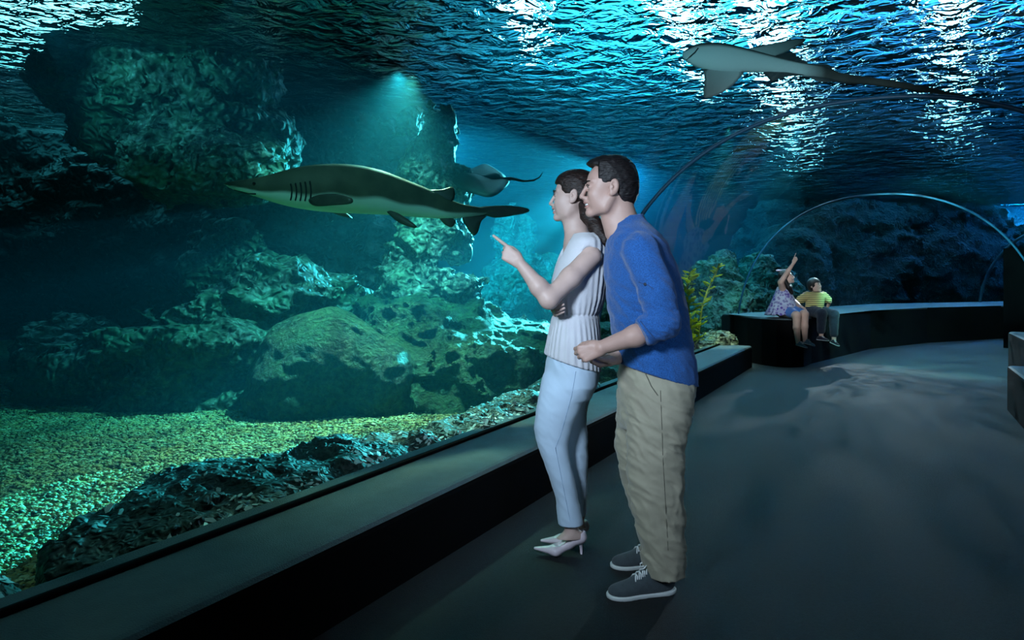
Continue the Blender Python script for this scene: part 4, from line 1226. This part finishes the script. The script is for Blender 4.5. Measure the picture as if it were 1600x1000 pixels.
# ---------------------------------------------------------------- children on the bench
def dressmat():
    N = NT('floral_dress'); co = N.coord('Object', (1, 1, 1))
    v = N.n('ShaderNodeTexVoronoi', {'Vector': co, 'Scale': 24.0}); n1 = N.n('ShaderNodeTexNoise', {'Vector': co, 'Scale': 7.0})
    cr = N.ramp((v, 'Distance'), [(0.30, srgb(70, 70, 170)), (0.42, srgb(130, 90, 190)), (0.5, srgb(205, 220, 245))])
    c2 = N.ramp(n1, [(0.45, srgb(205, 225, 250)), (0.6, srgb(120, 90, 190))])
    b = N.n('ShaderNodeBsdfPrincipled', {'Base Color': N.n('ShaderNodeMixRGB', {0: 0.35, 1: cr, 2: c2}), 'Roughness': 0.8}); return N.surf(b)
def stripemat():
    N = NT('striped_jersey'); co = N.coord('Object', (1, 1, 1))
    w = N.n('ShaderNodeTexWave', {'Vector': co, 'Scale': 11.5, 'Distortion': 0.6, 'Detail': 1.0, 'Detail Scale': 0.5}, wave_type='BANDS', bands_direction='Z')
    b = N.n('ShaderNodeBsdfPrincipled', {'Base Color': N.ramp(w, [(0.30, srgb(60, 60, 60)), (0.42, srgb(226, 208, 120)), (0.8, srgb(240, 226, 150))]), 'Roughness': 0.85}); return N.surf(b)
M_DRESS, M_STRIPE = dressmat(), stripemat()
M_SHORTS = cloth('blue_shorts', srgb(70, 130, 215)); M_JEANS = cloth('dark_jeans', srgb(34, 44, 60), 0.15, 30)
M_KSHOE = cloth('grey_blue_canvas', srgb(100, 130, 150)); M_KSHOE2 = cloth('navy_canvas', srgb(24, 28, 46)); M_BOW = mat('pink_bow', srgb(230, 190, 215), 0.5)
girl = empty('person', (3.92, 9.72, 0.68)); tag(girl, 'girl in a blue floral dress sitting on the bench and pointing upwards', 'person')
Hg = Fr(at(1229, 434, 9.72), math.radians(-28), math.radians(-14), 0, .86)
f = Field(at(1190, 545, 9.72) + Vector((0, -.60, 0)), at(1292, 396, 9.95) + Vector((0, .12, 0)), .0075)
head(f, Hg, False)
f.cone(at(1226, 440, 9.74), at(1224, 452, 9.74), .035, .042, .02)
f.cone(at(1223, 458, 9.75), at(1222, 486, 9.76), .075, .095, .03, 1.2)
gs, ge, gw = at(1220, 441, 9.62), at(1231, 424, 9.58), at(1240, 411, 9.55)
f.cone(at(1223, 452, 9.70), gs, .05, .040, .03); f.cone(gs, ge, .038, .030, .02); f.cone(ge, gw, .030, .020, .02)
hand(f, gw, (.38, -.1, 1), (-.6, -1, .2), (-1, 0, .3), [(0, 4, 4), (60, 80, 40), (66, 80, 40), (70, 80, 40)], .85, (0.2, 0.8))
f.chain([at(1231, 455, 9.86), at(1240, 470, 9.84), at(1250, 478, 9.62)], [.038, .030, .022], .02)
hand(f, at(1250, 478, 9.62), (.4, -.8, -.4), (0, 0, 1), (0, 1, 0), [(15, 20, 10)] * 4, .8)
f.chain([at(1226, 487, 9.72), at(1245, 493, 9.36), at(1245, 512, 9.35), at(1247, 536, 9.36)], [.080, .055, .048, .030], .02)
f.chain([at(1232, 486, 9.80), at(1257, 491, 9.42), at(1257, 510, 9.41), at(1258, 533, 9.42)], [.080, .055, .048, .030], .02)
body = f.obj('body', M_SKINK, girl, 1); skin_paint(body, Hg, None); eyes(Hg, girl)
f = Field((-.16, -.11, -.30), (.10, .11, .16), 0.007)
f.ell((-.022, 0, .044), (.106, .086, .096), .01); f.ell((-.05, 0, .0), (.075, .080, .08), .02)
f.chain([(-.085, 0, -.03), (-.10, 0, -.14), (-.10, 0, -.27)], [.06, .055, .03], .03)
f.chain([(-.03, .075, -.03), (0.0, .085, -.16), (.02, .075, -.27)], [.035, .035, .02], .03); f.chain([(-.03, -.075, -.03), (0.0, -.085, -.16), (.02, -.075, -.27)], [.035, .035, .02], .03)
f.box((.11, 0, -.03), (.058, .2, .105), .01, .02, None, 'sub')
f.disp(lambda x, y, z: -.004 * fbm(x * 30, y * 40, z * 8, 2), .02)
under(Hg.apply(link('hair', f.mesh('hair', 1), M_HAIR)), girl)
c = Hg.p(-.04, 0.03, .135)
bm = bmesh.new(); bmesh.ops.create_uvsphere(bm, u_segments=12, v_segments=8, radius=1)
for v in bm.verts: v.co = c + Vector((v.co.x * .07 * (.35 + abs(v.co.x)), v.co.y * .025, v.co.z * .022 * (.4 + abs(v.co.x))))
under(bm_obj('bow', bm, M_BOW, smooth=True), girl)
f = Field(at(1190, 497, 9.75) + Vector((0, -.45, 0)), at(1262, 440, 9.95) + Vector((0, .2, 0)), .008)
f.loft(rows_px([(448, 1215, 1233, 9.75, .085), (456, 1212, 1236, 9.75, .105), (466, 1208, 1240, 9.75, .13), (478, 1203, 1243, 9.74, .17), (486, 1199, 1244, 9.74, .20), (491.5, 1196, 1243, 9.74, .22)]), .01)
f.disp(lambda x, y, z: -.010 * np.clip((1.0 - z) / .3, 0, 1) * np.sin(np.arctan2(y - 9.75, x - 3.85) * 14 + z * 6), .04)
f.box(at(1228, 494.8, 9.74), (.4, .5, .012), .004, 0, None, 'sub')
under(link('dress', f.mesh('dress', 1), M_DRESS), girl)
f = Field(at(1215, 500, 9.8) + Vector((0, -.55, 0)), at(1270, 470, 9.9) + Vector((0, .1, 0)), .008)
f.cone(at(1228, 486, 9.70), at(1241, 491, 9.44), .090, .068, .02); f.cone(at(1234, 485, 9.76), at(1251, 489, 9.50), .090, .066, .02)
f.box(Vector((4.0, 9.75, .66)), (.5, .30, .025), .003, 0, None, 'sub')
under(link('shorts', f.mesh('shorts', 1), M_SHORTS), girl)
for hx, hy, Y, tx, ty in ((1243, 537, 9.38, 1261, 544, ), (1254, 534, 9.44, 1273, 541)):
    sneaker(at(tx, ty, Y - .12), at(hx, hy + 2, Y), girl, .8, M_KSHOE, True)

boy = empty('person', (4.42, 10.05, 0.68)); tag(boy, 'small boy in a yellow striped T-shirt and dark jeans sitting beside the pointing girl', 'person')
Hb = Fr(at(1273, 447, 10.05), math.radians(-58), math.radians(-10), 0, .88)
f = Field(at(1238, 548, 9.95) + Vector((0, -.45, 0)), at(1322, 428, 10.2) + Vector((0, .15, 0)), .0075)
head(f, Hb, False)
f.cone(at(1273, 452, 10.08), at(1273, 462, 10.08), .035, .042, .02); f.cone(at(1273, 468, 10.08), at(1271, 484, 10.08), .085, .095, .03, 1.15)
f.chain([at(1257, 461, 10.08), at(1246, 471, 10.10), at(1247, 482, 10.02)], [.038, .029, .020], .02)
hand(f, at(1247, 481, 10.02), (.1, -.3, -.5), (-.5, -.5, .5), (1, 0, 0), [(25, 10, 5)] * 4, .78)
f.chain([at(1288, 461, 10.10), at(1296, 471, 10.2), at(1293, 481, 10.25)], [.038, .029, .020], .02)
f.chain([at(1270, 487, 10.05), at(1284, 490, 9.78), at(1283, 528, 9.80)], [.075, .05, .028], .02)
f.chain([at(1280, 486, 10.10), at(1303, 492, 9.86), at(1303, 534, 9.88)], [.075, .05, .028], .02)
body = f.obj('body', M_SKINK, boy, 1); skin_paint(body, Hb, None); eyes(Hb, boy)
f = Field((-.15, -.12, -.10), (.13, .12, .17), 0.007)
f.ell((-.015, 0, .044), (.112, .092, .100), .01); f.ell((-.04, 0, .0), (.080, .088, .09), .02)
f.box((.11, 0, -.06), (.062, .2, .105), .01, .02, None, 'sub'); f.box((.04, 0, -.13), (.12, .2, .06), .01, 0, None, 'sub')
f.disp(lambda x, y, z: -.004 * fbm(x * 30, y * 40, z * 10, 2), .02)
under(Hb.apply(link('hair', f.mesh('hair', 1), M_HAIR)), boy)
f = Field(at(1245, 492, 10.1) + Vector((0, -.25, 0)), at(1300, 450, 10.3) + Vector((0, .1, 0)), .008)
f.loft(rows_px([(456, 1266, 1281, 10.08, .07), (459, 1260, 1287, 10.08, .11), (466, 1259, 1288, 10.08, .12), (476, 1260, 1286, 10.07, .125), (489, 1258, 1285, 10.06, .14)]), .015)
f.cone(at(1261, 462, 10.08), at(1251, 468, 10.09), .060, .058, .02); f.cone(at(1286, 462, 10.09), at(1293, 468, 10.14), .060, .056, .02)
f.disp(lambda x, y, z: -.005 * fbm(x * 9, y * 9, z * 12, 2, .5, True), .03)
under(link('shirt', f.mesh('shirt', 1), M_STRIPE), boy)
f = Field(at(1248, 530, 9.95) + Vector((0, -.40, 0)), at(1318, 470, 10.2) + Vector((0, .1, 0)), .008)
f.chain([at(1268, 486, 10.05), at(1284, 490, 9.78), at(1283, 517, 9.80)], [.095, .070, .052], .02)
f.chain([at(1279, 486, 10.08), at(1303, 492, 9.86), at(1303, 522, 9.88)], [.095, .070, .052], .02)
f.disp(lambda x, y, z: -.004 * fbm(x * 12, y * 12, z * 14, 2, .5, True), .03)
f.box(Vector((4.5, 10.35, .66)), (.5, .40, .025), .003, 0, None, 'sub')
under(link('jeans', f.mesh('jeans', 1), M_JEANS), boy)
for hx, hy, Y, tx, ty in ((1276, 529, 9.84, 1295, 533), (1297, 533, 9.92, 1311, 541)):
    sneaker(at(tx, ty, Y - .14), at(hx, hy + 2, Y), boy, .8, M_KSHOE2, True)

# ------------------------------------------------------------------ sharks and ray
def fishmat(name, top, belly, spots=None):
    N = NT(name); co = N.coord('Object', (1, 1, 1))
    a = N.n('ShaderNodeAttribute', attribute_name='belly')
    nz = N.n('ShaderNodeTexNoise', {'Vector': co, 'Scale': 5.0, 'Detail': 5.0})
    tr_ = N.ramp(nz, [(0.3, tuple(c * .65 for c in top[:3]) + (1,)), (0.7, tuple(min(1, c * 1.35) for c in top[:3]) + (1,))])
    b = N.n('ShaderNodeBsdfPrincipled', {'Base Color': N.n('ShaderNodeMixRGB', {0: (a, 'Color'), 1: tr_, 2: belly}), 'Roughness': 0.62, 'Specular IOR Level': 0.25})
    nb = N.n('ShaderNodeTexNoise', {'Vector': co, 'Scale': 120.0, 'Detail': 3.0}); bp = N.n('ShaderNodeBump', {'Height': nb, 'Strength': 0.2, 'Distance': 0.004}); N.link(bp, 0, b, 'Normal')
    return N.surf(b)
M_SHARK = fishmat('shark_skin', srgb(84, 86, 68), srgb(225, 235, 220))
M_SHARK2 = fishmat('pale_shark_skin', srgb(66, 62, 60), srgb(190, 195, 196))
M_RAY = fishmat('ray_skin', srgb(40, 60, 60), srgb(150, 165, 160))
M_FIN = mat('fin_skin', srgb(70, 74, 64), 0.5, 0.2, 20)
M_FIN2 = mat('dark_fin', srgb(60, 62, 64), 0.5, 0.2, 20)
M_GILL = mat('gill_shadow', srgb(22, 28, 26), 0.7)

def swim(name, outline, label, m, group=None, thick=0.9, view=None, h=0.010, bf=None, extra=None):
    """outline: (px, top py, bottom py, Y). Body of oval section along the outline"""
    pts = []
    for px_, a, b, Y in outline:
        p, q = at(px_, a, Y), at(px_, b, Y); pts.append(((p + q) / 2, (p - q).length / 2))
    x0, x1 = pts[0][0].x, pts[-1][0].x
    root = empty(name, (pts[0][0] + pts[-1][0]) / 2); tag(root, label, name.replace('_', ' '), group)
    lo = [min(p[i] - r for p, r in pts) - .04 for i in range(3)]; hi = [max(p[i] + r for p, r in pts) + .04 for i in range(3)]
    f = Field(lo, hi, h)
    # loft along x: swap axes through a resampled table
    xs = np.linspace(x0, x1, 300); P = np.array([[p.x, p.y, p.z, r] for p, r in pts])
    T_ = [np.interp(xs, P[:, 0], P[:, i]) for i in (1, 2, 3)]
    ker = np.hanning(27); ker /= ker.sum(); T_ = [np.convolve(np.pad(a, 13, mode='reflect', reflect_type='odd'), ker, 'valid') for a in T_]
    X, Y_, Z = f.ax[0], f.ax[1][None, :, None], f.ax[2][None, None, :]
    cy2, cz, rr = [np.interp(X, xs, a)[:, None, None] for a in T_]; rr = np.maximum(rr, .004)
    ry = rr * thick
    k0 = np.sqrt(((Y_ - cy2) / ry) ** 2 + ((Z - cz) / rr) ** 2); k1 = np.sqrt(((Y_ - cy2) / ry ** 2) ** 2 + ((Z - cz) / rr ** 2) ** 2) + 1e-9
    d = k0 * (k0 - 1) / k1; d = np.maximum(d, (x0 - X)[:, None, None]); d = np.maximum(d, (X - x1)[:, None, None])
    f.F = np.minimum(f.F, d.astype(np.float32))
    if extra: extra(f)
    o = f.obj('body', m, root, 1)
    me = o.data; n = len(me.vertices); c = np.zeros(n * 3, np.float32); me.vertices.foreach_get('co', c); c = c.reshape(-1, 3)
    cc = np.interp(c[:, 0], xs, T_[1]); r_ = np.interp(c[:, 0], xs, T_[2]); cyy = np.interp(c[:, 0], xs, T_[0])
    v = bf((c[:, 0] - x0) / (x1 - x0), (c[:, 2] - cc) / np.maximum(r_, .01), (c[:, 1] - cyy) / np.maximum(r_ * thick, .01))
    at_ = me.color_attributes.new('belly', 'FLOAT_COLOR', 'POINT'); col = np.ones((n, 4), np.float32); col[:, :3] = np.clip(v, 0, 1)[:, None]
    at_.data.foreach_set('color', col.ravel())
    return root, o

def fin(root, poly, t=0.016, m=None, name='fin'):
    """poly: (px, py, Y) around the edge"""
    P = [at(*q) for q in poly]; c = sum(P, Vector()) / len(P)
    nrm = Vector()
    for i in range(len(P)): nrm += (P[i] - c).cross(P[(i + 1) % len(P)] - c)
    nrm.normalize(); bm = bmesh.new()
    # smooth the outline
    Q = []
    n = len(P)
    for i in range(n):
        a, b, c2, d = P[i - 1], P[i], P[(i + 1) % n], P[(i + 2) % n]
        for j in range(4):
            u = j / 4
            Q.append(0.5 * ((2 * b) + (c2 - a) * u + (2 * a - 5 * b + 4 * c2 - d) * u * u + (3 * b - a - 3 * c2 + d) * u ** 3))
    n = len(Q); ov = [bm.verts.new(v) for v in Q]
    for s_ in (1, -1):
        r1 = [bm.verts.new(v.lerp(c, .25) + nrm * t * .4 * s_) for v in Q]; cv = bm.verts.new(c + nrm * t * .5 * s_)
        for i in range(n):
            bm.faces.new((ov[i], ov[(i + 1) % n], r1[(i + 1) % n], r1[i])); bm.faces.new((r1[i], r1[(i + 1) % n], cv))
    return under(bm_obj(name, bm, m or M_FIN, smooth=True), root)

Ys = lambda x: 4.75 + (x - 349) / 474 * 0.75
out = [(349, 285.5, 288.5), (358, 283, 295), (383, 280.5, 302), (405, 277, 309), (425, 272, 316), (460, 262, 325), (495, 257, 330), (530, 256, 333), (565, 258.5, 334), (600, 267, 335.5), (635, 281, 338), (670, 295, 341), (705, 312, 342), (722, 319, 341), (757, 324.5, 337), (790, 325, 334), (806, 326, 331)]
def ex1(f):
    pass
shark, sb = swim('shark', [(x, a, b, Ys(x)) for x, a, b in out], 'large olive-backed shark gliding left in front of the rock wall', M_SHARK, None, .80, bf=lambda u, v, w: np.clip((-v - 0.28 + 0.06 * np.sin(u * 40)) / .18, 0, 1) * np.clip((0.93 - u) / .2, .2, 1))
fin(shark, [(482, 312, 4.86), (500, 304, 4.80), (530, 303, 4.70), (549, 309, 4.62), (549, 318, 4.62), (520, 321, 4.70), (492, 322, 4.82)], .014, M_FIN, 'pectoral_fin')
fin(shark, [(500, 322, 5.15), (530, 326, 5.3), (551, 341, 5.42), (528, 336, 5.3)], .02, M_FIN, 'pectoral_fin')
fin(shark, [(604, 330, 5.10), (622, 333, 5.08), (650, 352, 5.02), (645, 356, 5.02), (622, 347, 5.06)], .02, M_FIN, 'pelvic_fin')
fin(shark, [(668, 298, 5.25), (690, 296, 5.27), (706, 292, 5.29), (711, 300, 5.29), (706, 315, 5.28), (686, 308, 5.26)], .02, M_FIN, 'dorsal_fin')
fin(shark, [(684, 336, 5.28), (700, 338, 5.3), (712, 345, 5.31), (706, 355, 5.31), (694, 350, 5.30)], .02, M_FIN, 'anal_fin')
fin(shark, [(722, 338, 5.33), (740, 336, 5.36), (762, 335, 5.39), (752, 346, 5.38), (747, 362, 5.38), (740, 368, 5.37), (731, 358, 5.35)], .018, M_FIN, 'tail_fin')
fin(shark, [(745, 325, 5.36), (790, 321, 5.43), (822, 325, 5.50), (826, 331, 5.51), (806, 336, 5.47), (770, 340, 5.40)], .018, M_FIN, 'tail_fin')
from mathutils.bvhtree import BVHTree
def surf_path(o, pts, r, m, name, par=None):
    q = on_surface(o, pts, r * .15)
    if len(q) > 2: return under(tube(name, q, r, m, seg=6), par or o)
for i in range(5):
    x = 454 + i * 7.5
    surf_path(sb, [(x, 287 - i), (x + 1.5, 293), (x + 2, 300), (x + 1.5, 307), (x, 313 + i * .3)], .006, M_GILL, 'gill_slit', shark)
surf_path(sb, [(366, 296.5), (376, 300), (388, 302.5), (400, 303)], .006, M_GILL, 'mouth', shark)
q = on_surface(sb, [(397, 287)])[0]
bm = bmesh.new(); bmesh.ops.create_uvsphere(bm, u_segments=12, v_segments=8, radius=.012)
for v in bm.verts: v.co += q
under(bm_obj('eye', bm, M_IRIS, smooth=True), shark)

Y2 = 5.15
out2 = [(1066, 82, 90), (1072, 75, 97), (1085, 69, 104), (1105, 66, 110), (1130, 67, 114), (1160, 74, 113), (1190, 82, 113), (1220, 90, 116), (1250, 97, 118), (1290, 103, 124), (1310, 114, 130), (1350, 119, 132), (1400, 126, 138), (1450, 135, 145), (1500, 147, 153), (1548, 159, 162)]
sh2_, sb2 = swim('shark', [(x, a, b, Y2) for x, a, b in out2], 'small long-tailed shark seen from below swimming over the tunnel roof', M_SHARK2, None, .62, bf=lambda u, v, w: np.clip((0.80 - v - 0.25 + w * -.3) / .3, 0, 1) * np.clip((0.46 - u) / .08, .0, 1))
fin(sh2_, [(1155, 80, Y2), (1180, 74, Y2 + .05), (1215, 66, Y2 + .12), (1250, 60, Y2 + .18), (1259, 62, Y2 + .2), (1247, 72, Y2 + .16), (1215, 87, Y2 + .08), (1180, 98, Y2)], .022, M_SHARK2, 'pectoral_fin')
fin(sh2_, [(1104, 106, Y2), (1101, 125, Y2 - .05), (1099, 148, Y2 - .1), (1106, 153, Y2 - .11), (1130, 144, Y2 - .08), (1152, 126, Y2 - .04), (1160, 108, Y2)], .022, M_SHARK2, 'pectoral_fin')
fin(sh2_, [(1195, 108, Y2), (1200, 122, Y2 - .03), (1208, 126, Y2 - .04), (1235, 119, Y2 - .03), (1266, 116, Y2), (1240, 106, Y2)], .018, M_FIN2, 'pelvic_fin')
fin(sh2_, [(1205, 92, Y2 + .02), (1222, 84, Y2 + .05), (1242, 82, Y2 + .07), (1246, 90, Y2 + .06), (1262, 98, Y2 + .02), (1232, 102, Y2)], .018, M_FIN2, 'pelvic_fin')
fin(sh2_, [(1262, 100, Y2 + .02), (1280, 100, Y2 + .04), (1295, 101, Y2 + .05), (1300, 112, Y2 + .02), (1275, 112, Y2)], .016, M_FIN2, 'dorsal_fin')
fin(sh2_, [(1262, 116, Y2), (1280, 128, Y2 - .03), (1308, 127, Y2 - .03), (1330, 131, Y2), (1300, 118, Y2)], .016, M_FIN2, 'anal_fin')
surf_path(sb2, [(1072, 94), (1079, 88), (1086, 82), (1091, 75)], .006, M_GILL, 'mouth', sh2_)
for m_ in (M_SHARK2,):
    for o in sh2_.children:
        if o.name.startswith('pectoral') :
            me = o.data; at_ = me.color_attributes.new('belly', 'FLOAT_COLOR', 'POINT')
            n = len(me.vertices); col = np.ones((n, 4), np.float32)
            c = np.zeros(n * 3, np.float32); me.vertices.foreach_get('co', c); c = c.reshape(-1, 3)
            dd = np.linalg.norm(c - np.array(at(1170, 95, Y2)), axis=1); col[:, :3] = np.clip(.75 - (dd - .15) * 1.6, 0.12, .8)[:, None]
            at_.data.foreach_set('color', col.ravel())

YR = 7.6
ray = empty('stingray', at(760, 285, YR)); tag(ray, 'pale stingray with a curled tail gliding in the haze behind the pointing hand', 'stingray')
f = Field(at(690, 320, YR) + Vector((0, -.5, 0)), at(812, 262, YR) + Vector((0, .5, 0)), .014)
f.ell(at(758, 279, YR), (.22, .08, .045), .03); f.ell(at(772, 278, YR), (.09, .07, .06), .03)
rb = f.obj('body', M_RAY, ray, 1)
fin(ray, [(700, 272, YR), (730, 270, YR - .05), (770, 277, YR), (796, 281, YR), (788, 295, YR - .3), (768, 308, YR - .5), (744, 304, YR - .4), (715, 292, YR - .2)], .05, M_RAY, 'wing')
fin(ray, [(710, 270, YR), (735, 264, YR + .2), (756, 256, YR + .45), (772, 262, YR + .4), (790, 276, YR + .1), (770, 279, YR)], .05, M_RAY, 'wing')
under(tube('tail', [at(785, 281, YR), at(800, 279, YR), at(818, 283, YR), at(834, 282, YR), at(843, 277, YR), at(848, 269, YR)], [.03, .018, .012, .010, .007, .003], M_RAY), ray)
